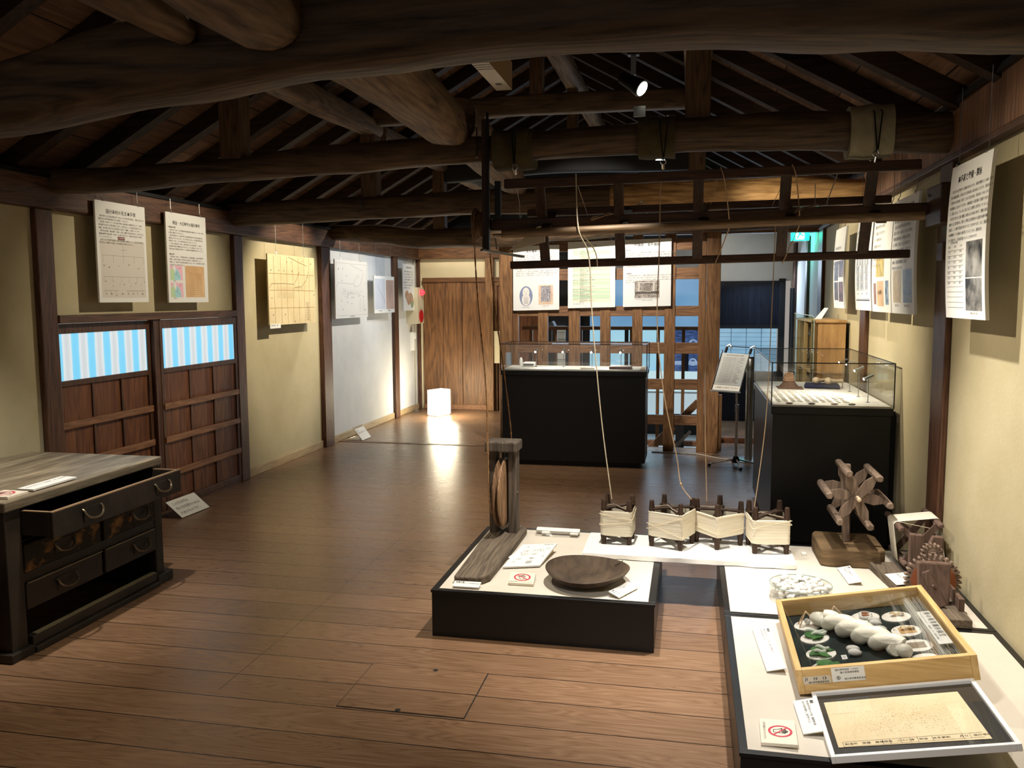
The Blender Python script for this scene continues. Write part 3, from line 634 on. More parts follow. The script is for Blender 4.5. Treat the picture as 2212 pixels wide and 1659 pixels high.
# ridge tablet
rt = thing('ridge_tablet', 'white boxed ridge tablet with brushed characters under the roof ridge', 'tablet', (-1.27, 5.6, 3.0))
M_PAPERW = plain('tablet_paper', c(226,214,196), .7); M_CARD = plain('tablet_side', c(170,136,92), .7)
mk('box', MB().box(-1.45, -1.33, 4.2, 6.42, 3.10, 3.30), M_CARD, rt, bevel=.002)
fb = Fr((-1.45, 6.42, 3.0995), (1,0,0), (0,-1,0))    # underside, read from below
mk('face', MB().rect(fb, 0, 0, .12, 2.22, .001), M_PAPERW, rt)
m = MB()
for i in range(5): m.rect(fb, 0, .60+.055*i, .12, .612+.055*i, .002)
fs = Fr((-1.329, 6.42, 3.10), (0,-1,0), (0,0,1))
for i in range(5): m.rect(fs, .60+.055*i, 0, .612+.055*i, .2, .002)
mk('bands', m, M_INK, rt)
m = MB()
for i, ch in enumerate('国分寺村家'): m.text(fb, ch, .10, .06, 1.06+.135*i, 'CENTER', d=.0025, bold=.02)
m.text(fb, '書', .06, .06, .22, 'CENTER', d=.0025, bold=.01)
mk('lettering', m, M_INK, rt)
# track spotlights and fittings
def track_light(px, py, pz, tgt, label, on=True):
    r = thing('track_spotlight', label, 'spotlight', (px, py, pz))
    d = (Vector(tgt)-Vector((px,py,pz))).normalized(); p = Vector((px,py,pz))
    mk('mount', MB().box(px-.035, px+.035, py-.03, py+.03, pz+.16, pz+.36).box(px-.06, px+.0, py-.03, py+.03, pz+.33, pz+.50), M_BLACKM, r, bevel=.004)
    mk('bracket', MB().bar(p+Vector((-.0,0,.17)), p+Vector((0,0,.05)), .03, .02, up=(0,1,0)), M_STEEL, r)
    mk('housing', MB().lathe([(.02,-.10),(.035,-.09),(.042,0),(.052,.05),(.052,.07)], p, 20, d), M_BLACKM, r, smooth=True)
    mk('lens', MB().lathe([(.001,.073),(.04,.073),(.044,.068)], p, 20, d), plain('lens_glow', c(255,244,220), .3, emit=(1,.93,.8,1), estr=14 if on else 0), r)
track_light(-.35, 5.20, 2.80, (.3, 4.9, 2.35), 'lit black track spotlight hanging under the big near beam')
top('track_plate', MB().box(-.35, -.28, 5.24, 5.26, 2.62, 2.68), M_STEEL, 'small grey plate of a track fitting above the middle draped cloth', 'light fitting')
top('track_light_bar', MB().box(-.02, .10, 6.3, 6.34, 2.66, 2.675), plain('white_led', c(255,250,240), .4, emit=(1,.97,.9,1), estr=3), 'tiny bright light bar in the dark roof left of the hanging strut', 'light') if False else None
# distant strip and white sensor
top('ceiling_sensor', MB().lathe([(.055,0),(.06,.02),(.045,.05)], (-.93, 6.9, 2.80), 20), M_WHITE, 'white round sensor on the roof above the draped beam', 'sensor', smooth=True)
top('small_light_strip', MB().box(.0-.33, .0-.25, 8.0, 8.02, 2.79, 2.797), plain('strip_glow', c(255,255,255), .3, emit=(1,1,1,1), estr=6), 'tiny bright white light strip in the dark roof gap', 'light')
# ------------------------------------------------------------ posters and panels
def photo(name, c1, c2, scale=30, stretch=(1,1,1), p0=.35, p1=.65):
    return mottled(name, c1, c2, scale, .5, 0, stretch, 4, .3, p0, p1)
def hooks(root, fr, h, us, rail, mat=None):
    for u in us:
        p = fr(u, h+.012, -.004)
        q = Vector((p.x, p.y, rail))
        m = MB().tube([q, q+(p-q)*.5, p+Vector((0,0,.02))], .0016, 5)
        m.tube([p+Vector((0,0,.03)), p+Vector((0,0,.012)), fr(u, h-.004, .006), fr(u+.004, h+.006, .008)], .0022, 5)
        mk('hanging_hook', m, mat or M_STEEL, root)
def poster(fr, w, h, label, cat='poster', t=.012, mat=None, group=None, rail=None, us=None, nv=1):
    r = thing('hanging_poster', label, cat, fr(w/2, 0, -t/2), group)
    mk('panel', MB().slab(fr, 0, 0, w, h, t, nv), mat or M_WHITE, r)
    if rail: hooks(r, fr, h, us or (w*.14, w*.86), rail)
    return r
def lettering(root, fr, items, mat=None, name='lettering'):
    m = MB()
    for it in items: m.text(fr, **it)
    if m.v: mk(name, m, mat or M_INK, root)
def body(lines, size, u, v, sp=1.45, **k):
    return [dict(body=l, size=size, u=u, v=v-i*size*sp, **k) for i, l in enumerate(lines)]
# left wall 1
f = Fr((-3.655, 4.762, 1.535), (0,1,0), (.0,0,1)); w, h = .50, .642
r = poster(f, w, h, 'white text poster with family tree diagram, nearest on the left wall', rail=2.27)
lettering(r, f, [dict(body='国分寺村の名主本多家', size=.030, u=.25, v=.592, align='CENTER', bold=.012)]
  + body(['　国分寺村の名主役は享保11年（1726）から本多家が世襲し、幕末に至るまで', '開発名主の本多儀兵衛が名主を兼務していました。', '　文化4年（1807）までの名主役を勤めた儀兵衛には嫡男がおらず、分家の',
          '仲右衛門の息子に分家が養子に迎え、初代当主として名主役を勤めました。', '以後、本多家の当主は名主就任時に名前を「儀助」と改名しています。', '　初代当主以降、儀右衛門、良助、良造、雖軒の四名が名主をつとめますが、',
          '兼儀右衛門が弘化4年（1847）に21歳で没すると、実弟が名主役を引き継', 'ぐことになりました。', '　弘化三年の家督門前屋敷（国分門前屋敷の縁側など）は、国立学校資料に', '初代当主の屋敷内の位置とも名称絵図で作成されました。'], .0131, .026, .553, 1.42), M_INKG)
m = MB()
for v in (.30, .165): m.rect(f, .05, v, .46, v+.0012)
m.rect(f, .05, .075, .19, .0765).rect(f, .27, .075, .46, .0765)
for u in (.05, .15, .25, .36, .46): m.rect(f, u, .255, u+.0012, .30)
for u in (.05, .13, .22, .30, .38, .46): m.rect(f, u, .13, u+.0012, .165)
for u in (.06, .11, .16, .28, .33, .38, .43): m.rect(f, u, .055, u+.0012, .076)
m.rect(f, .25, .30, .2512, .37).rect(f, .22, .34, .29, .3412)
mk('family_tree', m, M_INKG, r)
mk('diagram_panel', MB().rect(f, .03, .03, .475, .40, .0003), plain('paper_grey', c(214,208,198), .6), r)
rr = random.Random(5); it = []
for (u, v) in [(.06,.14),(.13,.11),(.14,.14),(.20,.12),(.24,.12),(.31,.11),(.36,.13),(.42,.12),(.46,.14),(.06,.06),(.11,.06),(.16,.05),(.22,.06),(.28,.06),(.33,.06),(.38,.06),(.43,.06),(.05,.24),(.1,.23),(.2,.24),(.3,.25),(.4,.23)]:
    it.append(dict(body=rr.choice(['儀助','良助','貞','雖軒','良造','女','定年']), size=.011, u=u, v=v, sx=.7))
lettering(r, f, it, M_INKG, 'diagram_names')
mk('title_tag', MB().rect(f, .205, .405, .275, .425, .0008), plain('tag_brown', c(128,64,60), .6), r)
lettering(r, f, [dict(body='本多家略系図', size=.010, u=.24, v=.420, align='CENTER', d=.0012)], M_WHITE, 'tag_lettering')
# left wall 2
f = Fr((-3.655, 5.497, 1.530), (0,1,0), (0,0,1)); w, h = .512, .644
r = poster(f, w, h, 'white text poster with two small coloured maps, above the right low door', rail=2.27)
lettering(r, f, [dict(body='明治・大正時代の国分寺村', size=.029, u=.256, v=.585, align='CENTER', bold=.01)])
lettering(r, f, [dict(body='行政区画の変遷', size=.0125, u=.028, v=.545, bold=.02), dict(body='農業と特産', size=.0125, u=.028, v=.352, bold=.02)]
  + body(['　明治元年（1868）に江戸幕府領は明治新政府の直轄地となり、品川・川越', 'の両県の管轄下におかれました。', '　国分寺村周辺では、韮山代官江川太郎左衛門支配の村は韮山県知事の管', '轄区域とされていましたが、その入れ替えも行われ、次の管轄は神奈川県',
          '明治4年（1871）に入ると神奈川県の第一大区に入りました。', '　その後、明治22年（1889）に国分寺村など十か村が合併して、国分寺', '村は神奈川県北多摩郡の村となりました。さらに明治26年（1893）には、', '神奈川県から東京府に移管されて、東京府北多摩郡国分寺村となりました。'], .0130, .03, .525, 1.48)
  + body(['　明治22年（1889）、甲武鉄道が新宿〜立川間に開通し、国分寺停車場が', '開業し、周辺から集荷された繭や糸の積み出しで駅前が賑わいました。', '農業によって麦作が中心地場や養蚕が中心となっており、蚕の飼育には桑畑', 'は村内の広い土地を占めました。'], .0130, .03, .335, 1.48), M_INKG)
for (v0, s) in ((.162, 1), (.038, 2)):
    m_ = {'map_pink': (c(236,186,204), [(0,0),(.15,0),(.15,.105),(0,.105)]), 'map_green': (c(188,214,170), [(0,0),(.05,0),(.06,.05),(.03,.085),(0,.07)]),
          'map_blue': (c(164,214,224), [(.05,0),(.12,0),(.12,.04),(.09,.075),(.06,.085),(.045,.04)]), 'map_white': (c(232,232,230), [(.03,.085),(.06,.05),(.065,.09),(.05,.105),(.02,.105)])}
    for i, (nm, (col, pts)) in enumerate(m_.items()):
        mk('map', MB().add([f(.03+x, v0+y, .0006+.0002*i) for x, y in pts], [tuple(range(len(pts)))]), plain(nm, col, .6), r, label=nm.replace('map_', '')+' area of a small map')
    lettering(r, f, [dict(body=t_, size=.008, u=.03+x, v=v0+y, d=.0016) for t_, x, y in (('川越', .02, .10), ('品川県', .1, .09), ('韮山', .07, .06), ('府中', .09, .03), ('国分寺', .06, .045), ('旧御料図', .03, -.004))], M_INKG, 'map_names')
mk('old_document', MB().rect(f, .215, .038, .465, .27, .0008), photo('old_document', c(206,166,118), c(222,186,140), 6, (1,1,1)), r)
m = MB()
for i in range(12): m.rect(f, .26, .06+.014*i, .33, .0615+.014*i, .0012).rect(f, .35, .06+.014*i, .43, .0615+.014*i, .0012)
mk('document_lines', m, plain('doc_brown', c(146,104,66), .7), r)
# yellow old map
f = Fr((-3.655, 6.975, 1.318), (0,1,0), (0,0,1)); w, h = .955, .634
r = poster(f, w, h, 'large yellowed old village map with ruled grid, hung on tan plaster', 'map', t=.012,
           mat=mottled('yellowed_map', c(206,188,146), c(226,210,172), 3, .7, .05), rail=2.27, us=(.17, .73))
m = MB(); gold = plain('map_crease', c(150,112,54), .7)
for u in (.11, .24, .36, .48, .60, .72, .83): m.rect(f, u, .01, u+.004, .62)
for v in (.15, .31, .46): m.rect(f, .01, v, .94, v+.004)
mk('fold_lines', m, gold, r)
m = MB(); m.pline(f, [(.02,.33),(.06,.37),(.30,.375),(.50,.37),(.56,.42),(.62,.49)], .004).pline(f, [(.52,.34),(.66,.35),(.76,.41),(.82,.50)], .004).pline(f, [(.40,.62),(.60,.58),(.78,.55)], .004)
for i in range(26): m.rect(f, .14+.022*i, .315, .142+.022*i, .315+.04*((i*7) % 5+2)/5, .001)
for i in range(18): m.rect(f, .16+.02*i, .24, .162+.02*i, .30, .001)
mk('road_lines', m, plain('map_ink', c(104,78,44), .7), r)
it = []
for (u, v) in [(.05,.5),(.2,.5),(.3,.5),(.36,.58),(.44,.58),(.46,.5),(.68,.6),(.86,.58),(.05,.25),(.07,.1),(.3,.1),(.5,.03),(.92,.28),(.78,.45)]: it.append(dict(body=rr.choice('山田林畑原上村道'), size=.018, u=u, v=v))
for i in range(10): it.append(dict(body='　'.join([rr.choice(['道','畑','田']), '拾町歩'[:rr.randint(1,4)]+'余']), size=.012, u=.75+.0*(i % 2), v=.20-.018*i))
lettering(r, f, it, plain('map_text', c(70,50,28), .7))
mk('caption_tag', MB().slab(f, 0, -.028, .20, .012, .004, d0=.006), M_WHITE, r)
lettering(r, f, [dict(body='国分寺村絵図　　複製', size=.013, u=.02, v=.004, d=.0070)], M_INKG, 'caption_lettering')
# white map (line transcription)
f = Fr((-3.655, 8.43, 1.342), (0,1,0), (0,0,1)); w, h = .915, .625
r = poster(f, w, h, 'large white line map on the white wall under the brightest spot', 'map', rail=2.27, us=(.16, .70))
m = MB(); gl = plain('thin_grey', c(150,152,156), .7)
for a, b_ in (((.03,.03),(.89,.03)), ((.89,.03),(.89,.59)), ((.89,.59),(.03,.59)), ((.03,.59),(.03,.03))): m.line(f, a, b_, .002)
m.pline(f, [(.04,.33),(.08,.38),(.30,.375),(.50,.37),(.56,.42),(.62,.48)], .0025).pline(f, [(.52,.34),(.66,.35),(.74,.41),(.80,.50)], .0025).pline(f, [(.42,.58),(.60,.55),(.78,.52)], .0025)
for i in range(24): m.rect(f, .16+.022*i, .25, .1615+.022*i, .25+.06*((i*7) % 5+2)/5)
for i in range(9): m.rect(f, .66, .07+.016*i, .70+.01*(i % 3), .0715+.016*i).rect(f, .76, .07+.016*i, .82, .0715+.016*i)
mk('line_drawing', m, gl, r)
lettering(r, f, [dict(body=rr.choice('山田畑道寺家'), size=.018, u=rr.uniform(.06,.84), v=rr.uniform(.08,.56)) for _ in range(26)]+[dict(body='国分寺村絵図読取図', size=.014, u=.45, v=.022, align='CENTER')], M_INKG)
# two-part panel
f = Fr((-3.655, 9.56, 1.378), (0,1,0), (0,0,1)); w, h = .70, .445
r = poster(f, w, h, 'smaller panel half white, half faded pink map, straddling the far post', 'map', rail=2.27, us=(.09, .60))
mk('old_map', MB().rect(f, .40, .045, .685, .40), photo('pink_map', c(176,148,138), c(196,172,160), 5), r)
mk('plan', MB().rect(f, .02, .045, .37, .41), plain('plan_grey', c(196,202,212), .6), r)
mk('line_drawing', MB().pline(f, [(.10,.34),(.16,.28),(.22,.24),(.30,.18),(.36,.12)], .003, .0012).pline(f, [(.52,.34),(.56,.26),(.53,.12)], .003, .0012), M_INKG, r)
lettering(r, f, [dict(body='国分寺村周辺図', size=.017, u=.14, v=.035), dict(body='村絵図部分', size=.017, u=.46, v=.035)], M_INKG)
# text poster at the corner
f = Fr((-3.65, 10.59, 1.392), (0,1,0), (0,0,1)); w, h = .475, .61
r = poster(f, w, h, 'narrow-looking text poster with a coloured geological map, beside the fire alarm box', rail=2.27)
lettering(r, f, [dict(body='国分寺村の成立', size=.03, u=.24, v=.575, align='CENTER', bold=.01)]
  + body(['　国分寺村は多摩川の段丘上にあり、', 'ハケとよばれる崖線に沿って湧水が', '多く、古くから人々が暮らしました。', '　江戸時代には幕府領となり、新田の', '開発が進められました。村の北側に', 'は恋ヶ窪村、南には府中宿があり、', '街道が通っていました。'], .0235, .03, .52, 1.5), M_INKG)
pts = [(.06,.19),(.09,.25),(.17,.27),(.22,.22),(.30,.24),(.38,.20),(.43,.12),(.40,.05),(.33,.03),(.28,.09),(.20,.07),(.13,.12)]
mk('district_map', MB().add([f(x, y, .0008) for x, y in pts], [tuple(range(len(pts)))]), photo('district_map', c(176,140,112), c(196,170,150), 12), r)
pts = [(.28,.09),(.33,.03),(.40,.05),(.42,.11),(.34,.13)]
mk('district_map', MB().add([f(x, y, .0012) for x, y in pts], [tuple(range(len(pts)))]), plain('map_sage', c(146,160,130), .6), r)
# ------------------------------------------------ lattice posters
YP = 8.635
f = Fr((-1.79, YP, 1.42), (1,0,.02), (0,0,1)); w, h = .478, .655
r = poster(f, w, h, 'left poster on the lattice, with an oval bearded portrait and a stone slab photo', rail=2.22)
lettering(r, f, [dict(body='本多雖軒の生涯', size=.030, u=.24, v=.612, align='CENTER', bold=.008)])
lettering(r, f, body(['　本多雖軒は、天保6年（1835）国分寺村の名主の家に次男として生まれ', 'ました。幼年名を文助、成人後定年、のち雖軒と号しました。漢詩は森山・下総、', '医術は府中の医師を修業し、帰郷後から雖軒医院を開き、村に帰りました。', '　医を志すとともに幕末期から名主をつとめた本多家で（1864）下野、',
      '公職をつとめてのちの帝国小学校を創設し、文化人でも知られます。', '　いち早く、教育に関心を示し、村の子供たちに読み書きを教えまし', 'た。また、雖軒の書は多く、周辺の寺社へも揮毫し、石碑の文字を数多く残し', '後にも書家として名を馳しました。', '　明治時代に入ると、医術（の学校開業）の修業し、本業医に帰りたるほか、', '明治6年（1873）に本業医を開業となっては医院の看板を雖軒と学び、幕', '府医学所（1912）では医術を修め、大正2年（1913）に80歳で没しました。'], .0128, .03, .568, 1.62), M_INKG)
mk('portrait_ground', MB().disc(f, (.135,.145), .072, 36, .0007, ex=.95, ey=1.42), plain('portrait_blue', c(128,138,170), .6), r)
mk('portrait_figure', MB().disc(f, (.135,.185), .036, 26, .0012, ex=1, ey=1.35).disc(f, (.135,.11), .042, 26, .0011, ex=1.05, ey=1.5), plain('portrait_pale', c(226,222,216), .6), r)
m = MB()
for s_ in (-1, 1): m.line(f, (.135+s_*.008,.193), (.135+s_*.026,.195), .002, .0016)
m.line(f, (.127,.172), (.143,.172), .003, .0016).line(f, (.122,.157), (.148,.157), .0018, .0016)
for i in range(9): m.line(f, (.112+.006*i,.14), (.118+.0045*i,.065), .0012, .0016)
mk('portrait_lines', m, M_INKG, r)
mk('stone_photo', MB().rect(f, .265, .055, .415, .255), photo('stone_photo', c(206,170,150), c(226,206,176), 10), r)
mk('stone_slab', MB().rect(f, .29, .085, .39, .245, .0012), photo('stone_slab', c(100,96,102), c(190,186,190), 90), r)
lettering(r, f, [dict(body='本多雖軒（肖像写真）', size=.009, u=.135, v=.035, align='CENTER'), dict(body='本多雖軒　筆塚', size=.009, u=.34, v=.045, align='CENTER')], M_INKG, 'caption_lettering')
f = Fr((-1.222, YP, 1.444), (1,0,.02), (0,0,1)); w, h = .478, .665
r = poster(f, w, h, 'middle poster on the lattice, a pale green banded chronology table', rail=2.22)
mk('table_ground', MB().rect(f, .05, .055, .425, .605), plain('table_cream', c(232,230,206), .6), r)
m = MB(); y = .585; rr = random.Random(3); rows = []
while y > .07:
    hgt = rr.choice([.013,.013,.026,.013,.039,.026]); rows.append((y, hgt)); y -= hgt
for i, (yy, hh) in enumerate(rows):
    if i % 2: m.rect(f, .05, yy-hh, .425, yy, .0010)
mk('table_bands', m, plain('table_green', c(198,220,188), .6), r)
m = MB()
for (yy, hh) in rows: m.rect(f, .05, yy-.0004, .425, yy+.0004, .0013)
for u in (.05, .080, .098, .118, .425): m.rect(f, u, .055, u+.0007, .605, .0013)
mk('table_lines', m, plain('table_line', c(150,156,140), .6), r)
ws = ['本多家名主となる', '国分寺村学校開校、学務委員となる', '種痘を施す', '多摩郡医師会に参加、府中で講習会', '漢詩集を刊行、書会を催す', '雖軒の書塾を開く', '村会議員に選ばれる', '医術開業免状を受ける', '国分寺薬師堂の額を揮毫する', '私立病院の設立に加わる']
it = [dict(body='本多雖軒　年譜', size=.014, u=.24, v=.632, align='CENTER', bold=.01)]
for i, (yy, hh) in enumerate(rows):
    it += [dict(body='明治%d' % (i+3), size=.0085, u=.053, v=yy-.003, d=.0016), dict(body=str(1835+3*i), size=.0085, u=.082, v=yy-.003, d=.0016), dict(body=str(i*3+1), size=.0085, u=.101, v=yy-.003, d=.0016)]
    for q in range(int(hh/.0125)): it.append(dict(body=ws[(i*3+q) % 10], size=.0095, u=.122, v=yy-.002-.0125*q, d=.0016))
it.append(dict(body='参考：国分寺市史　下巻', size=.0095, u=.055, v=.045))
lettering(r, f, it, M_INKG)
f = Fr((-.665, YP, 1.455), (1,0,.02), (0,0,1)); w, h = .472, .665
r = poster(f, w, h, 'right poster on the lattice, with a sepia group photograph near its foot', rail=2.22)
lettering(r, f, [dict(body='村医者　本多雖軒', size=.032, u=.235, v=.625, align='CENTER', bold=.008)])
lettering(r, f, [dict(body='略　歴', size=.013, u=.03, v=.565, bold=.02), dict(body='活動範囲', size=.013, u=.03, v=.335, bold=.02)]
  + body(['　漢学や医師をめざして勉強を始めて雖軒は、府中宿から村医者へ、江戸や横浜で学', 'んだ西洋医学のちに雖軒を始めて、文久元年（1862）に地域の医療に貢献しました。', '慶応4年（1868）国分寺村に医院を開き、医業の傍ら漢詩会や書の塾を運営', 'するかたわら、村の子供を教育しました。', '　明治に入っても、村の人々のために医術をつくした雖軒は信頼され、', 'した。雖軒は明治12年（1879）に医術開業免状を、明治17年（1884）には', '内務省医術開業免許も取得しました。'], .0130, .03, .54, 1.75)
  + body(['　当時は医者の数が少なく、雖軒の医療は国分寺村を中心に周辺の村にも及び、', '小金井から多摩・府中や国立など近隣の村々にまで広がり、患者のあるところを駆け', '回り治療にあたりました。特に流行病対応には雖軒の医学を求めて集まりました。', '国分寺では雖軒は村医者の役割を果たしました。'], .0130, .03, .315, 1.72), M_INKG)
mk('group_photo', MB().rect(f, .115, .085, .36, .255), photo('group_photo', c(96,88,84), c(186,178,168), 34), r)
mk('photo_arch', MB().disc(f, (.235,.19), .045, 20, .0012, a0=0, a1=PI).rect(f, .19, .15, .28, .19, .0012), photo('photo_arch', c(120,112,106), c(150,142,134), 60), r)
mk('photo_pillars', MB().rect(f, .15, .15, .165, .235, .0013).rect(f, .295, .15, .31, .235, .0013).rect(f, .14, .235, .33, .243, .0013), plain('photo_pale', c(206,198,186), .6), r)
m = MB()
for i in range(15): m.disc(f, (.13+.0155*i, .155+.008*math.sin(i*.6)), .0045, 8, .0018)
for i in range(12): m.disc(f, (.14+.018*i, .122), .005, 8, .0018)
mk('photo_faces', m, plain('photo_face', c(214,204,190), .6), r)
m = MB()
for i in range(15): m.rect(f, .124+.0155*i, .12, .136+.0155*i, .148, .0015)
mk('photo_figures', m, plain('photo_dark', c(52,46,44), .6), r)
lettering(r, f, [dict(body='前列中央が雖軒　明治三十年代の村医者仲間との記念写真', size=.0088, u=.235, v=.078, align='CENTER'), dict(body='（本多家所蔵）国分寺市指定', size=.0088, u=.235, v=.064, align='CENTER')], M_INKG, 'caption_lettering')
# ------------------------------------------------ right wall posters (read from the room: far edge is on the left)
def rposter(ynear, yfar, z0, z1, x, label, bow=-.014, tilt=0):
    w_, h_ = yfar-ynear, z1-z0
    fr = Fr((x, yfar, z0), (tilt,-1,0), (0,0,1), bow, h_)
    return fr, w_, h_, poster(fr, w_, h_, label, rail=2.43, nv=10, t=.014)
f, w, h, r = rposter(3.60, 4.12, 1.455, 2.105, 1.115, 'nearest right-wall poster, silk farming text with two dark photos at its foot')
lettering(r, f, [dict(body='本多家と養蚕・製糸', size=.034, u=.26, v=.600, align='CENTER', bold=.012)]
  + body(['　本多家では江戸時代から養蚕が行われており、横浜が開港した（1859）頃から', '生糸の輸出が増え、明治になると製糸業にも取り組むようになり、明治43年には', '「国分寺の大地主会」を設け、生糸の改良を進め、明治43年（1910）からは', '繰糸器械による生糸づくりを行い、養蚕農家から繭を集めて座繰りで糸を引',
          'き、出荷しました。その一方、地方にも広く座繰り工場を持っていました。', '　本多家で行われた二階の養蚕には桑を与える作業と併せて、養蚕の用具、', '糸繰りには二階が使われ、現在この場所には当時使われた道具や糸繰り機械', 'を展示し、この場所で製糸が行われていたことがわかります。また、養蚕道具', 'では養蚕棚や、その他様々な物が残っていることから、養蚕を盛ん', 'に行う農家が多く、製糸業が盛んだったことがわかります。'], .0148, .03, .545, 1.55))
for (v0, v1) in ((.17, .315), (.035, .165)):
    mk('photograph', MB().rect(f, .285, v0, .485, v1, nv=3), photo('dark_photo', c(28,28,30), c(168,166,160), 9), r)
m = MB()
for i in range(12): m.rect(f, .03, .045+.022*i, .255, .0462+.022*i)
mk('table_lines', m, M_INKG, r)
lettering(r, f, [dict(body='本多家製糸場の概要', size=.011, u=.07, v=.325)]+[dict(body=rr.choice(['男工女工', '十六人', '座繰', '生糸量', '繭代金']), size=.010, u=.04+.08*(i % 3), v=.308-.022*(i//3)) for i in range(24)]+[dict(body='養蚕室の天井と滑車', size=.010, u=.34, v=.028)], M_INKG, 'table_lettering')
f, w, h, r = rposter(4.67, 5.17, 1.455, 2.075, 1.115, 'right-wall poster with two vertical scroll photos at the foot, beside the timber post')
lettering(r, f, [dict(body='教育者・書家としての雖軒', size=.028, u=.25, v=.58, align='CENTER', bold=.012)]
  + body(['雖軒（慶応元年より6歳）は', '　書の才能も国分寺の寺子屋で教育者として', '国分寺・府中・小金井などの人々に書を教え、', '明治期に雖軒が設立の多摩郡の弘道学校、', 'は、神奈川・国立などの公立小学校となり', 'ました。雖軒の作品は数多く、周辺に多くの', 'て書の額を残しました。', '雖軒は、明治期に雖軒会に二百人の', '門人がいたと伝わります。'], .0205, .03, .51, 1.55))
mk('scroll_photo', MB().rect(f, .05, .06, .225, .235, nv=4), photo('scroll_cream', c(170,156,132), c(214,198,166), 30, (3,3,1)), r)
mk('scroll_photo', MB().rect(f, .275, .06, .46, .235, nv=4), photo('scroll_blue', c(112,140,172), c(160,166,172), 8, (1,1,3)), r)
lettering(r, f, [dict(body='雖軒　書幅', size=.014, u=.09, v=.05), dict(body='雖軒・定年　合作', size=.014, u=.30, v=.05)], M_INK, 'caption_lettering')
f, w, h, r = rposter(5.20, 5.71, 1.455, 2.075, 1.118, 'right-wall poster with a yellow patterned square and three small photos below it')
lettering(r, f, [dict(body='書家　本多雖軒', size=.028, u=.25, v=.58, align='CENTER', bold=.01)]
  + body(['　雖軒は漢学や書、画を好み', '多くの書家、文人と交わりま', 'した。多摩地域の人々', 'に書を教えるかたわら', '門人とともに句会を催', '　額や軸、石碑を揮毫し', '今も多く残っています。'], .0215, .03, .52, 1.8), M_INKG)
mk('calligraphy_photo', MB().rect(f, .12, .21, .34, .335, nv=3), photo('yellow_script', c(150,128,52), c(222,202,120), 26, (3,3,.8)), r)
mk('photograph', MB().rect(f, .055, .045, .125, .175, nv=3), photo('brown_strip', c(96,62,56), c(176,140,124), 40, (3,8,.4)), r)
mk('photograph', MB().rect(f, .15, .035, .33, .185, nv=3), photo('tan_script', c(196,160,122), c(214,184,150), 12), r)
mk('photograph', MB().rect(f, .375, .045, .46, .185, nv=3), photo('blue_landscape', c(52,68,96), c(168,186,204), 18), r)
lettering(r, f, [dict(body='小心翼々', size=.030, u=.17, v=.13, d=.0015)], M_INK)
f, w, h, r = rposter(5.76, 6.28, 1.458, 2.075, 1.12, 'right-wall poster with a grid of small grey calligraphy photos above the pale post')
lettering(r, f, body(['本多雖軒が多摩地域の寺社', 'に残した石碑・額・軸などの', '一覧です。'], .026, .04, .53, 1.5), M_INK)
m = MB(); g1 = photo('grid_photos', c(88,92,104), c(196,198,200), 60, (4,4,1))
for (a, b_, n) in ((.36,.44,4), (.30,.355,5), (.245,.295,3), (.19,.24,3), (.135,.185,3)):
    for i in range(n): m.rect(f, .05+i*.42/n+.015*((i+int(a*100)) % 2), a, .05+(i+.72)*.42/n, b_, .0008)
mk('photo_grid', m, g1, r)
m = MB()
for v in (.075, .130, .187, .242, .297, .357, .445): m.rect(f, .04, v, .485, v+.0015, .001)
for u in (.04, .19, .335, .485): m.rect(f, u, .075, u+.0015, .13, .001)
m.rect(f, .04, .062, .485, .070, .001)
mk('grid_lines', m, plain('grid_line', c(72,74,96), .6), r)
lettering(r, f, [dict(body=t_, size=.014, u=u, v=.115) for t_, u in (('國分寺', .09), ('東福寺', .23), ('薬師堂', .38))], M_INK, 'grid_lettering')
f, w, h, r = rposter(6.74, 7.20, 1.46, 2.07, 1.12, 'farthest right-wall poster, four dark photos, green glow reflected on its top')
lettering(r, f, body(['　幕末の神奈川県下では、', '多摩の村々で農兵隊がつくら', 'れ、雖軒も関わりました。', '明治に入り自由民権運動も', '盛んになりました。'], .026, .03, .47, 1.5), M_INKG)
for i, (a, b_, cc, d_) in enumerate(((.05,.21,.225,.36), (.25,.235,.44,.36), (.05,.06,.225,.20), (.25,.05,.44,.20))):
    mk('photograph', MB().rect(f, a, b_, cc, d_, nv=3), photo('dark_photo_%d' % i, c(30,26,30), c(110+20*(i % 2),100,100), 10+6*i), r)
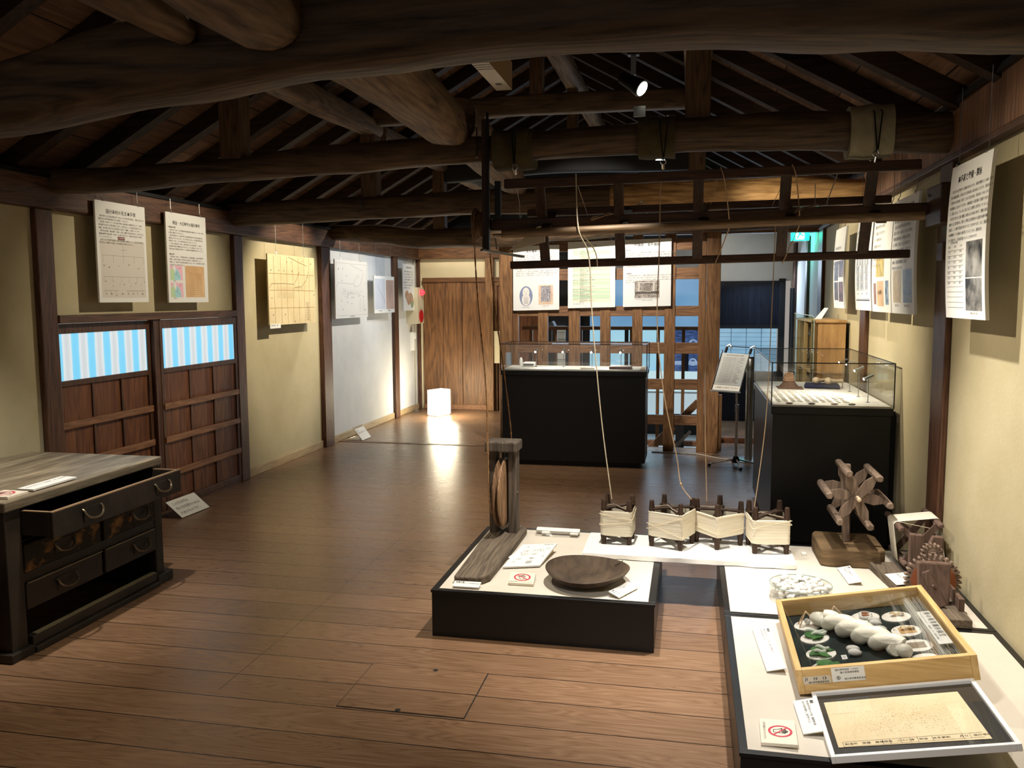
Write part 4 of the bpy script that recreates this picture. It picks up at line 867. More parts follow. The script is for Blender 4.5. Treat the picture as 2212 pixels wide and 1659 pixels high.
# ------------------------------------------------------------ no-touch tiles and cards
def hand_sign(fr, w, h, label, rot=0, t=.012, below=True):
    r = thing('no_touch_sign', label, 'sign', fr(w/2, h/2, 0))
    mk('tile', MB().slab(fr, 0, 0, w, h, t, d0=t), plain('tile_cream', c(232,222,204), .5), r, bevel=.001)
    d = t+.0006
    if rot == 0: cx, cy, R = w*.5, h*.56, h*.34; tu, tv, tr = w*.5, h*.16, 0
    else: cx, cy, R = w*.62, h*.5, h*.38; tu, tv, tr = w*.10, h*.5, PI/2
    m = MB().ring(fr, (cx, cy), R*.80, R, 40, d); q = R*.62
    m.line(fr, (cx-q, cy+q*.9), (cx+q, cy-q*.9), R*.14, d+.0002); mk('prohibition_ring', m, M_RED, r)
    hp = [(-.22,-.55),(-.28,-.15),(-.52,.10),(-.45,.20),(-.27,.06),(-.27,.48),(-.16,.50),(-.13,.12),(-.10,.60),(.02,.60),(.02,.12),(.07,.57),(.18,.55),(.14,.10),(.25,.42),(.35,.38),(.28,-.10),(.20,-.55),(-.22,-.55)]
    hp = [((x, y) if rot == 0 else (y, -x)) for x, y in hp]
    mk('hand_outline', MB().pline(fr, [(cx+x*R, cy+y*R) for x, y in hp], R*.06, d+.0001), M_INK, r)
    m = MB()
    if rot == 0: m.text(fr, 'お手を触れないでください', h*.085, tu, tv, 'CENTER', d=d)
    else: m.text(fr, 'お手を触れないでください', h*.085, tu, tv-h*.0, 'CENTER', d=d, rot=tr)
    mk('lettering', m, M_INK, r)
    return r
def card(fr, w, h, label, title, lines, t=.004, tilt=0, rot=0, cat='caption card', size=None, stand=True):
    r = thing('caption_card', label, cat, fr(w/2, h/2, 0))
    f2 = Fr(fr(0, 0, .004), fr.u, (fr.v*math.cos(tilt)+fr.n*math.sin(tilt)))
    mk('board', MB().slab(f2, 0, 0, w, h, t, d0=t), M_WHITE, r)
    if tilt and stand: mk('foot', MB().poly([fr(w*.1, h*math.cos(tilt)*.98, 0), fr(w*.1, h*math.cos(tilt)*.98, h*math.sin(tilt)), fr(w*.1, h*.55, 0)], fr.u*(w*.8)), plain('foot_card', c(206,186,150), .7), r)
    s = size or h*.12; m = MB(); d = t+.0006
    if rot == 0:
        if title: m.text(f2, title, s*1.35, w*.06, h*.92, d=d, bold=.015)
        for i, l in enumerate(lines): m.text(f2, l, s, w*.06, h*.70-i*s*1.5, d=d)
    else:
        if title: m.text(f2, title, s*1.35, w*.93, h*.90, d=d, rot=-PI/2, bold=.015)
        for i, l in enumerate(lines): m.text(f2, l, s, w*.70-i*s*1.7, h*.92, d=d, rot=-PI/2)
    mk('lettering', m, M_INK, r)
    return r
# ------------------------------------------------------------ old chest of drawers
M_CH = mottled('chest_dark', c(26,23,20), c(58,50,42), 4, .45, .25, (1,1,1), 7, .4, .3, .75)
M_CHT = None
def chest_top():
    m, nt, b = newmat('worn_lit_chest_top'); L = nt.links.new
    tc = N(nt, 'ShaderNodeTexCoord'); mp = N(nt, 'ShaderNodeMapping'); mp.inputs['Scale'].default_value = (6, .8, 6); L(tc.outputs['Object'], mp.inputs[0])
    n = N(nt, 'ShaderNodeTexNoise', i_Scale=3, i_Detail=8, i_Roughness=.65); L(mp.outputs[0], n.inputs['Vector'])
    r = ramp(nt, [(.3, c(92,82,68)), (.5, c(130,118,98)), (.62, c(158,146,124)), (.75, c(206,184,146))]); L(n.outputs['Fac'], r.inputs[0]); L(r.outputs[0], b.inputs['Base Color'])  # worn grain, lightened: spot light and sheen put into the colour
    bp = N(nt, 'ShaderNodeBump', i_Strength=.4, i_Distance=.005); L(n.outputs['Fac'], bp.inputs['Height']); L(bp.outputs[0], b.inputs['Normal'])
    b.inputs['Roughness'].default_value = .38; return m
X1 = -2.83; X0 = -3.66; YA, YB = 3.02, 4.12
ch = thing('drawer_chest', 'old black-stained chest with one drawer pulled open, at the left wall', 'chest of drawers', ((X0+X1)/2, (YA+YB)/2, 0))
mk('top_board', MB().box(X0, X1+.01, YA-.01, YB-.015, .655, .70), chest_top(), ch, bevel=.006)
mk('side_panel', MB().box(X0, X1-.02, YA, YA+.025, .04, .655), M_CH, ch, bevel=.003)
mk('side_panel', MB().box(X0, X1-.02, YB-.05, YB-.025, .04, .655), M_CH, ch, bevel=.003)
mk('back_panel', MB().box(X0, X0+.02, YA+.02, YB-.05, .04, .655), M_CH, ch)
fm = MB().box(X1-.04, X1, YA-.005, YA+.085, .035, .655).box(X1-.04, X1, YB-.085, YB-.02, .035, .655)
fm.box(X1-.04, X1-.004, YA+.085, YB-.085, .318, .362).box(X1-.5, X1-.03, YA+.03, YB-.05, .325, .345).box(X1-.5, X1-.03, YA+.03, YB-.05, .185, .197).box(X1-.5, X1-.03, YA+.03, YB-.05, .492, .502)
mk('front_frame', fm, M_CH, ch, bevel=.004)
mk('plinth', MB().box(X0, X1+.02, YA-.03, YA+.10, 0, .04).box(X0, X1+.02, YB-.10, YB+.03, 0, .055).box(X1-.03, X1+.012, YA+.10, YB-.10, .03, .075).box(X1-.05, X1+.03, YA+.10, YB-.10, 0, .028), M_CH, ch, bevel=.004)
mk('runner', MB().box(X1-.01, X1+.014, YA+.12, YB-.12, .077, .083), plain('runner_worn', c(120,112,86), .5), ch)
M_HAND = plain('iron_handle', c(120,108,88), .35, .8)
def drawer(x, y0, y1, z0, z1, mat, hy, label=None, open_=0, hz=None):
    dz = (z0+z1)/2
    d = MB().box(x-.022, x, y0, y1, z0, z1)
    if open_:
        d.box(x-.45, x-.02, y0, y0+.018, z0+.01, z1).box(x-.45, x-.02, y1-.018, y1, z0+.01, z1).box(x-.45, x-.02, y0+.018, y1-.018, z0+.01, z0+.022)
    o = mk('drawer', d, mat, ch, bevel=.003, label=label)
    if open_: mk('rim', MB().box(x-.022, x+.0, y0, y1, z1, z1+.004).box(x-.16, x-.02, y0, y0+.018, z1, z1+.004).box(x-.16, x-.02, y1-.018, y1, z1, z1+.004), plain('worn_edge', c(132,106,78), .6), o)
    for y in hy:
        zc = (hz or dz)
        pts = [(x, y-.060, zc+.025)]+[(x+.010+.020*math.sin(PI*q/12), y-.060*math.cos(PI*q/12), zc+.018-.040*math.sin(PI*q/12)**.8) for q in range(13)]+[(x, y+.060, zc+.025)]
        mk('handle', MB().tube(pts, .0055, 8), M_HAND, o, smooth=True)
        mk('handle_plate', MB().box(x, x+.003, y-.055, y+.055, zc-.03, zc+.03), M_CH, o)
    return o
drawer(-2.67, 3.105, 4.05, .525, .640, M_CH, (3.35, 3.88), 'pulled open, worn pale rim', 1, .585)
M_PEEL = mottled('peeling_drawer', c(40,33,27), c(150,110,62), 5, .7, .4, (1,2,3), 8, .3, .52, .66)
drawer(X1+.003, 3.11, 3.60, .365, .488, M_PEEL, (3.345,), 'front with peeling patches')
drawer(X1+.003, 3.625, 4.03, .365, .488, M_PEEL, (3.90,), 'front with peeling patches')
drawer(X1+.003, 3.11, 3.60, .198, .315, M_CH, (3.35,)); drawer(X1+.003, 3.625, 4.03, .198, .315, M_CH, (3.90,))
mk('edge_strip', MB().box(X1-.002, X1+.008, 3.12, 3.60, .315, .319).box(X1-.002, X1+.008, 3.63, 4.02, .315, .319), plain('strip_worn', c(160,150,120), .5), ch)
f = Fr((-2.955, 3.215, .7005), (.02,1,0), (-1,.02,0)); f = Fr((-2.855, 3.215, .7005), (0,1,0), (-1,0,0))
card(f, .275, .085, 'long low white card lying on the chest top', '', ['本多家で使われていた帳箪笥　江戸〜明治時代'], t=.008, size=.012)
f = Fr((-2.852, 3.065, .7005), (0,1,0), (-1,0,0))
hand_sign(f, .118, .125, 'no-touch tile on the chest, at the left picture edge')
# acrylic label on the floor behind the chest
f = Fr((-3.50, 5.34, .0), (0,1,0), (-1,0,0)); f2 = Fr(f.o, f.u, (f.v*.55+Vector((0,0,1))*.8))
r = thing('floor_label', 'slanted clear label holder on the floor behind the chest', 'label holder', (-3.6, 5.5, 0))
f2 = Fr((-3.52, 5.33, .004), (.05,1,0), (-.6,0,.5)); mk('clear_plate', MB().slab(f2, -.012, -.01, .37, .19, .003), M_GLASS, r)
mk('base', MB().box(-3.72, -3.52, 5.32, 5.70, 0, .006), M_GLASS, r)
mk('card', MB().slab(f2, 0, 0, .33, .165, .001, d0=.002), M_WHITE, r)
lettering(r, f2, body(['この引き戸は', '外の光を取り入れる', 'ためのものです。'], .030, .03, .14, 1.5, d=.003), M_INKG)
# leaflet holder on the floor at the white wall
r = thing('floor_label', 'small slanted white card in a holder at the foot of the white wall', 'label holder', (-3.6, 8.85, 0))
f2 = Fr((-3.50, 8.70, .004), (0,1,0), (-.45,0,.6)); mk('card', MB().slab(f2, 0, 0, .26, .15, .002, d0=.002), M_WHITE, r)
mk('clear_plate', MB().slab(f2, -.01, -.01, .27, .18, .003, d0=-.002), M_GLASS, r); mk('base', MB().box(-3.70, -3.50, 8.69, 8.98, 0, .006), M_GLASS, r)
lettering(r, f2, body(['順路', '足元にご注意ください'], .02, .02, .13, 1.5, d=.0045), plain('faint_red', c(176,110,110), .6))
# lamp box
r = thing('floor_lamp', 'glowing white box lamp on the floor beside the plank door', 'lamp', (-3.28, 10.86, 0))
M_LAMP = plain('lamp_paper', c(250,246,236), .6, emit=(1,.93,.74,1), estr=2.6)
mk('lamp_shade', MB().poly([(-3.40,10.76,.012),(-3.24,10.68,.012),(-3.13,10.93,.012),(-3.29,11.01,.012)], (0,0,.33)), M_LAMP, r, bevel=.004)
mk('base', MB().poly([(-3.39,10.77,0),(-3.24,10.695,0),(-3.14,10.925,0),(-3.29,10.995,0)], (0,0,.012)), M_WHITE, r)
ll = bpy.data.lights.new('lamp_box_light', 'POINT'); ll.energy = 16; ll.color = (1,.88,.62); ll.shadow_soft_size = .16
lo = bpy.data.objects.new('lamp_box_light', ll); COL.objects.link(lo); lo.location = (-3.12, 10.62, .30)
r = thing('cable_coil', 'small tangle of cable at the skirting beside the glowing box lamp', 'cable', (-3.6, 11.0, 0))
rr = random.Random(9); pts = [(-3.60+rr.uniform(-.06,.06), 10.9+rr.uniform(-.1,.1), .02+rr.uniform(0,.05)) for _ in range(16)]
mk('cable', MB().tube(pts, .004, 6), plain('cable_grey', c(90,88,84), .6), r, smooth=True)
# fire alarm box
r = thing('fire_alarm_box', 'cream fire alarm box with red lamp and red call button in the corner', 'fire alarm', (-3.63, 11.22, 1.2))
mk('housing', MB().box(-3.76, -3.60, 11.02, 11.30, 1.21, 1.70), plain('alarm_cream', c(206,196,168), .5), r, bevel=.006)
M_AL = plain('alarm_red', c(196,24,30), .3, emit=(1,.04,.06,1), estr=.9)
mk('indicator_lamp', MB().lathe([(.042,0),(.04,.02),(.03,.045),(.012,.055),(.001,.056)], (-3.60, 11.17, 1.63), 20, (1,0,0)), M_AL, r, smooth=True)
mk('call_button', MB().lathe([(.085,0),(.085,.012),(.055,.014),(.05,.008),(.001,.008)], (-3.60, 11.16, 1.31), 24, (1,0,0)), plain('button_red', c(186,22,28), .35), r, smooth=True)
top('wall_telephone', MB().box(-3.76, -3.70, 11.14, 11.20, .84, 1.10).box(-3.70, -3.68, 11.15, 11.19, 1.0, 1.09), M_WHITE, 'slim white wall device below the fire alarm box', 'wall device', bevel=.008)
top('wall_conduit', MB().tube([(-3.745, 11.34, .06), (-3.745, 11.34, 2.08)], .008, 8), plain('conduit', c(196,192,170), .5), 'thin pale conduit running up the wall corner', 'conduit')
# ------------------------------------------------------------ glass display cases
def glass_case(label, x0, x1, y0, y1, zb, zt, bed=.012):
    r = thing('display_case', label, 'display case', ((x0+x1)/2, (y0+y1)/2, 0))
    mk('cabinet', MB().box(x0+.01, x1-.01, y0+.01, y1-.01, .05, zb-.045), M_BLACKP, r, bevel=.003)
    mk('plinth', MB().box(x0+.05, x1-.05, y0+.05, y1-.05, 0, .05), M_BLACKM, r)
    mk('rim', MB().box(x0, x1, y0, y1, zb-.045, zb), M_BLACKP, r, bevel=.003)
    mk('bed', MB().box(x0+.012, x1-.012, y0+.012, y1-.012, zb, zb+bed), plain('case_bed', c(214,212,202), .7), r)
    t = .006; g = MB()
    g.box(x0, x1, y0, y0+t, zb, zt).box(x0, x1, y1-t, y1, zb, zt).box(x0, x0+t, y0+t, y1-t, zb, zt).box(x1-t, x1, y0+t, y1-t, zb, zt)
    mk('glass_sides', g, M_GLASS, r)
    mk('glass_top', MB().box(x0+t, x1-t, y0+t, y1-t, zt-t, zt-.0005), M_GLASS, r)
    s = .005; e = MB()
    for (a, b_) in ((x0, y0), (x1, y0), (x0, y1), (x1, y1)): e.box(a-s*.6, a+s*.6, b_-s*.6, b_+s*.6, zb, zt)
    for y in (y0, y1): e.box(x0-s*.6, x1+s*.6, y-s*.6, y+s*.6, zt-s, zt+.001)
    for x in (x0, x1): e.box(x-s*.6, x+s*.6, y0, y1, zt-s, zt+.001)
    mk('edge_seal', e, M_BLACKM, r)
    return r
glass_case('long glass-topped black display case standing before the lattice screen', -1.715, -.375, 7.68, 8.16, .885, 1.13)
glass_case('glass-topped black display case against the right wall, shells and rows of specimens inside', .49, 1.185, 5.35, 6.86, .885, 1.155)
top('case_side_panel', MB().box(1.188, 1.212, 5.42, 6.8, 0, .86), M_BLACKM, 'dark panel between the right display case and the wall', 'panel')
M_LED = plain('led_face', c(255,252,244), .3, emit=(1,.96,.88,1), estr=9)
def case_lamp(x, y, z0, z1, d, label, head=.05, on=True, group=None):
    r = thing('case_lamp', label, 'small lamp', (x, y, z0), group); p = Vector((x, y, z1)); d = Vector(d).normalized()
    mk('stem', MB().tube([(x,y,z0),(x,y,z1)], .0028, 6).lathe([(.012,0),(.012,.003)], (x,y,z0), 12), M_STEEL, r)
    mk('head', MB().tube([p-d*head*.5, p+d*head*.5], .0085, 10), M_STEEL, r, smooth=True)
    mk('lens', MB().blob(p+d*(head*.5+.001), (.009,.009,.009)) if on == 2 else MB().tube([p+d*head*.5, p+d*(head*.5+.003)], .0075, 10), M_LED if on else M_STEEL, r)
for x, lab in ((-1.43,'leftmost bright pin spotlight inside the long display case'), (-1.168,'second pin spotlight from the left inside the long display case'), (-.898,'third pin spotlight from the left inside the long display case'), (-.627,'rightmost bright pin spotlight inside the long display case, above the album')):
    case_lamp(x, 7.97, .897, 1.055, (-.3,-1,-.75), lab, .05, 2, 'pin lamps in the long case')
spot('spot_case_led_a', (-1.3, 7.9, 1.09), (-1.25, 7.75, .9), 2.2, 150, 1, NEUT); spot('spot_case_led_b', (-.75, 7.9, 1.09), (-.8, 7.75, .9), 2.2, 150, 1, NEUT)
for (x, y, z, lab) in ((1.08, 6.46, 1.09, 'farthest thin-stemmed pin lamp in the right case, beside the cushion'), (1.08, 6.18, 1.10, 'second farthest thin-stemmed pin lamp in the right case'), (1.08, 5.87, 1.08, 'second nearest thin-stemmed pin lamp in the right case'), (1.08, 5.56, 1.055, 'nearest thin-stemmed pin lamp in the right case')):
    case_lamp(x, y, .897, z, (-1,-.15,-.45), lab, .062, 1, 'pin lamps in the right case')
spot('spot_case_led_c', (.95, 5.9, 1.13), (.8, 5.9, .9), 5, 150, 1, NEUT)
# contents of the long case
M_PAPER = plain('old_paper', c(222,214,196), .7)
z = .8975
def sheet(name, x0, x1, y0, y1, label, mat=None, h=.002, txt=None, cat='paper'):
    r = thing(name, label, cat, ((x0+x1)/2, (y0+y1)/2, z)); mk('sheet', MB().box(x0, x1, y0, y1, z, z+h), mat or M_PAPER, r)
    if txt: lettering(r, Fr((x0, y0, z+h), (1,0,0), (0,1,0)), body(txt, .018, .01, y1-y0-.01, 1.5), M_INK)
sheet('document', -1.50, -1.24, 7.72, 7.86, 'pale document sheet with faint writing at the left inside the long case', plain('sheet_cream', c(228,224,210), .7), txt=['名主役　本多儀兵衛', '国分寺村　御用留'])
sheet('document', -1.22, -1.02, 7.72, 7.88, 'second pale document sheet inside the long case', txt=['文化四年', '村方書上帳'])
sheet('booklet', -.98, -.85, 7.74, 7.88, 'small bound booklet lying right of the middle of the long case', M_PAPER, .014, ['雖軒', '詩稿'])
sheet('document', -.83, -.71, 7.73, 7.88, 'blank white sheet beside the booklet in the long case', M_WHITE)
r = thing('album', 'thick brown-edged album in the right half of the long case', 'album', (-.66, 7.84, z)); mk('cover', MB().box(-.72, -.52, 7.76, 7.92, z, z+.022), plain('album_cover', c(92,74,66), .6), r, bevel=.002)
mk('page', MB().box(-.715, -.525, 7.765, 7.915, z+.022, z+.028), plain('album_page', c(206,190,180), .6), r)
r = thing('bound_bundle', 'white folded bundle near the left end of the long case', 'bundle', (-1.50, 8.0, z)); mk('bundle', MB().box(-1.56, -1.44, 7.94, 8.04, z, z+.045), M_WHITE, r, bevel=.012); mk('label_strip', MB().box(-1.55, -1.45, 7.938, 7.94, z+.012, z+.03), M_INKG, r)
top('glass_vial', MB().lathe([(.014,0),(.016,.05),(.013,.075),(.004,.088),(.001,.09)], (-1.58, 7.98, z), 14), M_WHITE, 'tiny upright white vial at the left end of the long case', 'vial', smooth=True)
top('caption_mat', MB().box(-.44, -.40, 7.70, 8.05, z, z+.003), plain('mat_tan', c(176,158,130), .7), 'narrow tan strip at the right end of the long case', 'strip')
# contents of the right case
M_SPEC = mottled('pale_specimen', c(150,144,132), c(222,216,202), 12, .5)
M_SPECD = mottled('dark_specimen', c(54,52,50), c(110,104,96), 12, .5)
a = None; n = 0; rr = random.Random(4)
for q in range(5):
    for i in range(10):
        for s_ in (-1, 1):
            x = .565+q*.088+s_*.020; y = 5.46+i*.068+.01*(q % 2); 
            if a is None: a = o = mk('specimen', MB().blob((0,0,0), (.019,.006,.0045), 8, 5), M_SPEC, None, smooth=True)
            else: o = a.copy(); COL.objects.link(o)
            o.location = (x, y, .902); o.rotation_euler = (0, 0, s_*(-.55)+rr.uniform(-.12,.12)); k_ = .85+.3*rr.random(); o.scale = (k_, k_, k_)
            props(o, 'small pale specimen laid in a slanting row on the bed of the right case', 'specimen', 'specimens in slanting rows in the right case'); n += 1
for q, (x0, y0) in enumerate(((.565,5.46),(.653,5.47),(.741,5.46),(.829,5.47))):
    top('specimen_thread', MB().tube([(x0, y0, .909), (x0+.0, y0+.64, .909)], .0022, 5), M_WHITE, ['pale thread along the leftmost row of specimens', 'pale thread along the second row of specimens from the left', 'pale thread along the middle row of specimens', 'pale thread along the second row of specimens from the wall'][q], 'thread')
for q, (x0, lab) in enumerate(((.60,'flat brown-grey pebble left of the three front ones in the right case'),(.73,'flat dark pebble in the middle of the front row in the right case'),(.86,'flat rosy pebble right of the middle in the right case'),(.96,'oval dark pebble at the right of the front row in the right case'))):
    top('pebble', MB().blob((x0, 5.40, .903), (.022,.013,.006)), M_SPECD if q % 2 else mottled('rosy', c(120,96,90), c(160,140,130), 20), lab, 'pebble', smooth=True)
r = thing('cord_coil', 'coiled brown cord cone on a brown cloth at the back left of the right case', 'cord coil', (.70, 6.36, .897))
mk('cloth', MB().poly([(.62,6.28,.898),(.79,6.26,.898),(.80,6.45,.898),(.62,6.46,.898)], (0,0,.004)), plain('brown_cloth', c(104,80,62), .9), r)
mk('mound', MB().lathe([(.075,0),(.05,.03),(.03,.055),(.001,.06)], (.70,6.37,.90), 16), plain('brown_cloth2', c(98,74,58), .9), r, smooth=True)
m = MB()
for i in range(5): m.tube([(.70+(.038-.003*i)*math.cos(t*.4), 6.37+(.036-.003*i)*math.sin(t*.4), .955+.011*i+.004*math.sin(t*.4)) for t in range(17)], .006, 6)
mk('cord', m, mottled('cord_tan', c(140,106,80), c(184,150,118), 30), r, smooth=True)
r = thing('cushion', 'dark navy cushion at the back of the right case under two stone pestles', 'cushion', (.93, 6.42, .897))
mk('fabric', MB().poly([(.80,6.34,.898),(1.04,6.30,.898),(1.06,6.50,.898),(.83,6.54,.898)], (0,0,.028)), plain('navy_cloth', c(28,32,58), .9), r, bevel=.013)
M_STONE = mottled('pestle_stone', c(170,148,118), c(212,196,168), 10, .7)
for (x, y, d, lab) in ((.885, 6.38, (.08,.06), 'round-headed stone pestle on the left of the navy cushion'), (.965, 6.35, (.10,.03), 'round-headed stone pestle on the right of the navy cushion')):
    top('stone_pestle', MB().blob((x, y, .953), (.026,.026,.025)).tube([(x,y,.953),(x+d[0]*.6,y+d[1]*.6,.95),(x+d[0],y+d[1],.952)], [.018,.012,.015], 12), M_STONE, lab, 'pestle', smooth=True)
# ------------------------------------------------------------ leaflet stand (music-stand style)
r = thing('leaflet_stand', 'chrome leaflet stand holding a printed sheet between two clips, before the tall post', 'display stand', (.43, 8.0, 0))
mk('pole', MB().tube([(.43,8.0,.06),(.43,8.0,.55)], .013, 12).tube([(.43,8.0,.53),(.425,8.0,.69)], .009, 12), M_CHROME, r, smooth=True)
mk('collar', MB().tube([(.43,8.0,.50),(.43,8.0,.57)], .018, 12), M_STEEL, r, smooth=True)
for d, l in (((-1,-.3), .25), ((1,-.15), .20), ((.15,-1), .22), ((-.1,1), .2)):
    v = Vector((d[0], d[1], 0)).normalized(); o = mk('leg', MB().tube([Vector((.43,8.0,.065)), Vector((.43,8.0,.03))+v*l*.9, Vector((.43,8.0,.012))+v*l], .009, 8), M_CHROME, r, smooth=True)
    mk('rubber_foot', MB().blob(Vector((.43,8.0,.014))+v*l, (.016,.016,.014)), M_BLACKM, o, smooth=True)
mk('hub', MB().lathe([(.03,.03),(.034,.06),(.02,.09)], (.43,8.0,0), 16), M_BLACKM, r, smooth=True)
fs = Fr((.20, 7.955, .705), (1,0,-.06), (.26,.18,1)); w_, h_ = .245, .36
mk('back_frame', MB().tube([fs(0,0,-.01), fs(0,h_+.02,-.01)], .006, 6).tube([fs(w_,0,-.01), fs(w_,h_+.02,-.01)], .006, 6).tube([fs(-.01,0,-.01), fs(w_+.01,0,-.01)], .007, 6).tube([fs(.03,h_+.06,-.01), fs(w_,h_+.06,-.01)], .004, 6), M_CHROME, r, smooth=True)
mk('shelf', MB().box(0,.001,0,.001,0,.001) if False else MB().slab(fs, -.012, -.012, w_+.012, -.004, .03, d0=.02), M_STEEL, r)
for u in (.03, w_-.0):
    mk('clip_arm', MB().tube([fs(u,h_,-.01), fs(u+.003,h_+.05,-.008)], .012, 8), M_BLACKM, r, smooth=True)
    mk('clip', MB().tube([fs(u-.008,h_+.055,.0), fs(u+.02,h_+.075,.004), fs(u+.04,h_+.05,.012), fs(u+.042,h_+.04,.012)], .009, 8), M_CHROME, r, smooth=True)
mk('acrylic_sheet', MB().slab(fs, 0, 0, w_, h_, .003, d0=.004), M_GLASS, r)
mk('leaflet', MB().slab(fs, .006, .055, w_-.006, h_-.006, .001, d0=.0), plain('leaflet_paper', c(206,204,196), .6), r)
mk('title_strip', MB().slab(fs, .004, .004, w_-.004, .052, .002, d0=.007), plain('strip_paper', c(226,220,206), .6), r)
lettering(r, fs, [dict(body='ご自由にお持ちください', size=.019, u=w_/2, v=.038, align='CENTER', d=.008)], M_INK)
lettering(r, fs, [dict(body='国分寺市立郷土資料館ご案内', size=.012, u=w_/2, v=h_-.018, align='CENTER', d=.0048)]+[dict(body=rr.choice(['旧本多家住宅長屋門の公開について　開館時間', '国分寺市指定重要有形文化財　二階展示室', '養蚕・製糸の道具と名主本多家の資料']), size=.0086, u=.03, v=h_-.045-.0145*i, d=.0048) for i in range(17)], M_INKG, 'small_print')
r = thing('barrier_post', 'brushed steel barrier post with black cap beside the leaflet stand', 'barrier post', (.56, 8.3, 0))
mk('post', MB().lathe([(.036,.01),(.036,.86)], (.56,8.3,0), 20), M_STEEL, r, smooth=True); mk('collar', MB().lathe([(.038,.86),(.038,.97),(.034,.975)], (.56,8.3,0), 20), plain('collar_steel', c(120,118,110), .35, 1), r, smooth=True)
mk('cap', MB().lathe([(.038,.975),(.038,.99),(.001,.99)], (.56,8.3,0), 20), M_BLACKM, r, smooth=True); mk('base_plate', MB().lathe([(.16,0),(.16,.008),(.05,.014)], (.56,8.3,0), 28), M_STEEL, r)
top('floor_cable', MB().tube([(-.36,8.55,.006),(-.1,8.53,.006),(.1,8.50,.006),(.3,8.30,.006),(.45,8.25,.006),(.62,8.28,.006)], .006, 6), plain('cable_white', c(206,200,186), .6), 'pale cable lying on the floor from the lattice to the barrier post', 'cable', smooth=True)
# ------------------------------------------------------------ tan cabinet, exit sign behind
M_CAB = mottled('stained_cabinet', c(150,112,70), c(212,172,118), 4, .55, .2, (3,3,.5), 7, .35)
r = thing('wooden_cabinet', 'stained light wooden cabinet against the right wall behind the glass case', 'cabinet', (1.07, 7.5, 0))
mk('top_board', MB().box(.93, 1.195, 7.03, 8.02, 1.345, 1.364), M_CAB, r, bevel=.003)
mk('side_panel', MB().box(.955, 1.19, 7.05, 7.07, .90, 1.345), M_CAB, r); mk('side_panel', MB().box(.955, 1.19, 7.98, 8.0, .3, 1.345), M_CAB, r)
mk('lower_panel', MB().box(.955, 1.19, 7.05, 7.07, .3, .89), M_CAB, r)
for y in (7.06, 7.5, 7.98): mk('leg', MB().box(.935, .965, y-.015, y+.015, 0, 1.345), M_CAB, r, bevel=.002)
mk('shelf', MB().box(.96, 1.19, 7.07, 7.98, .93, .95), M_CAB, r); mk('back_panel', MB().box(1.18, 1.19, 7.07, 7.98, .3, 1.345), plain('cabinet_inside', c(74,52,38), .7), r)
r = thing('reeling_tool', 'dark wooden tool standing inside the wooden cabinet', 'tool', (1.05, 7.7, .95))
mk('frame', MB().box(1.0,1.02,7.40,7.43,.95,1.30).box(1.0,1.02,7.80,7.83,.95,1.30).box(1.0,1.02,7.40,7.83,1.22,1.25).box(1.0,1.02,7.40,7.83,1.02,1.05), M_STRUT, r)
top('small_card', MB().poly([(1.01,7.45,1.365),(1.06,7.43,1.365),(1.115,7.45,1.455),(1.085,7.47,1.455)], (0,.003,0)), M_WHITE, 'small white slanted card standing on the wooden cabinet', 'card')
r = thing('acrylic_shield', 'upright clear acrylic sheet with rounded corner before the wooden cabinet', 'acrylic sheet', (.84, 7.1, .6))
pts = [(.80,7.02,.60),(.95,7.02,.60),(.95,7.02,1.36),(.945,7.02,1.39),(.93,7.02,1.40),(.80,7.02,1.42)]
mk('sheet', MB().poly(pts, (0,.006,0)), M_GLASSD, r); mk('edge', MB().tube([(.95,7.023,.62),(.95,7.023,1.36),(.944,7.023,1.39),(.93,7.023,1.40),(.80,7.023,1.42)], .003, 6), plain('acrylic_edge', c(196,214,222), .2), r)
mk('foot', MB().box(.80, .95, 6.99, 7.06, 0, .02).box(.86,.89,7.01,7.03,.02,.60), M_BLACKM, r)
M_GRN = plain('exit_green', c(16,190,150), .5, emit=(.0,.82,.66,1), estr=.45); M_EXW = plain('exit_white', c(220,255,250), .5, emit=(.45,1,.93,1), estr=.45)
r = thing('exit_sign', 'lit green emergency exit sign with running figure, hung in the right-hand doorway', 'exit sign', (1.08, 9.2, 2.12))
mk('housing', MB().box(.99, 1.17, 9.2, 9.27, 2.115, 2.275), M_WHITE, r, bevel=.004)
fe = Fr((.993, 9.199, 2.118), (1,0,0), (0,0,1)); W_, H_ = .174, .154
mk('face', MB().rect(fe, 0, 0, W_, H_, .001), M_GRN, r)
mk('doorway', MB().add([fe(*p, .002) for p in ((.045,.01),(.13,.01),(.13,.145),(.045,.145))], [(0,1,2,3)]), M_EXW, r)
m = MB().disc(fe, (.075,.128), .012, 16, .003)
for a_, b_, w2 in (((.078,.112),(.086,.07),.024), ((.086,.072),(.072,.045),.014), ((.072,.045),(.060,.020),.012), ((.088,.07),(.104,.052),.014), ((.104,.052),(.124,.052),.011), ((.074,.110),(.056,.094),.010), ((.056,.094),(.050,.104),.008), ((.084,.110),(.104,.116),.010), ((.104,.116),(.112,.100),.008)): m.line(fe, a_, b_, w2, .003)
mk('running_figure', m, M_GRN, r)
mk('side_face', MB().box(1.1705, 1.172, 9.205, 9.265, 2.12, 2.27), M_GRN, r)
mk('bracket', MB().box(1.10, 1.19, 9.22, 9.25, 2.275, 2.30), M_BLACKM, r)
r = thing('green_sign_board', 'long dim green light panel beside the exit sign on the right wall', 'sign panel', (1.2, 9.8, 2.2)); mk('panel', MB().box(1.19, 1.215, 9.3, 10.3, 2.22, 2.32), plain('dim_green', c(20,120,104), .5, emit=(0,.35,.30,1), estr=.8), r)
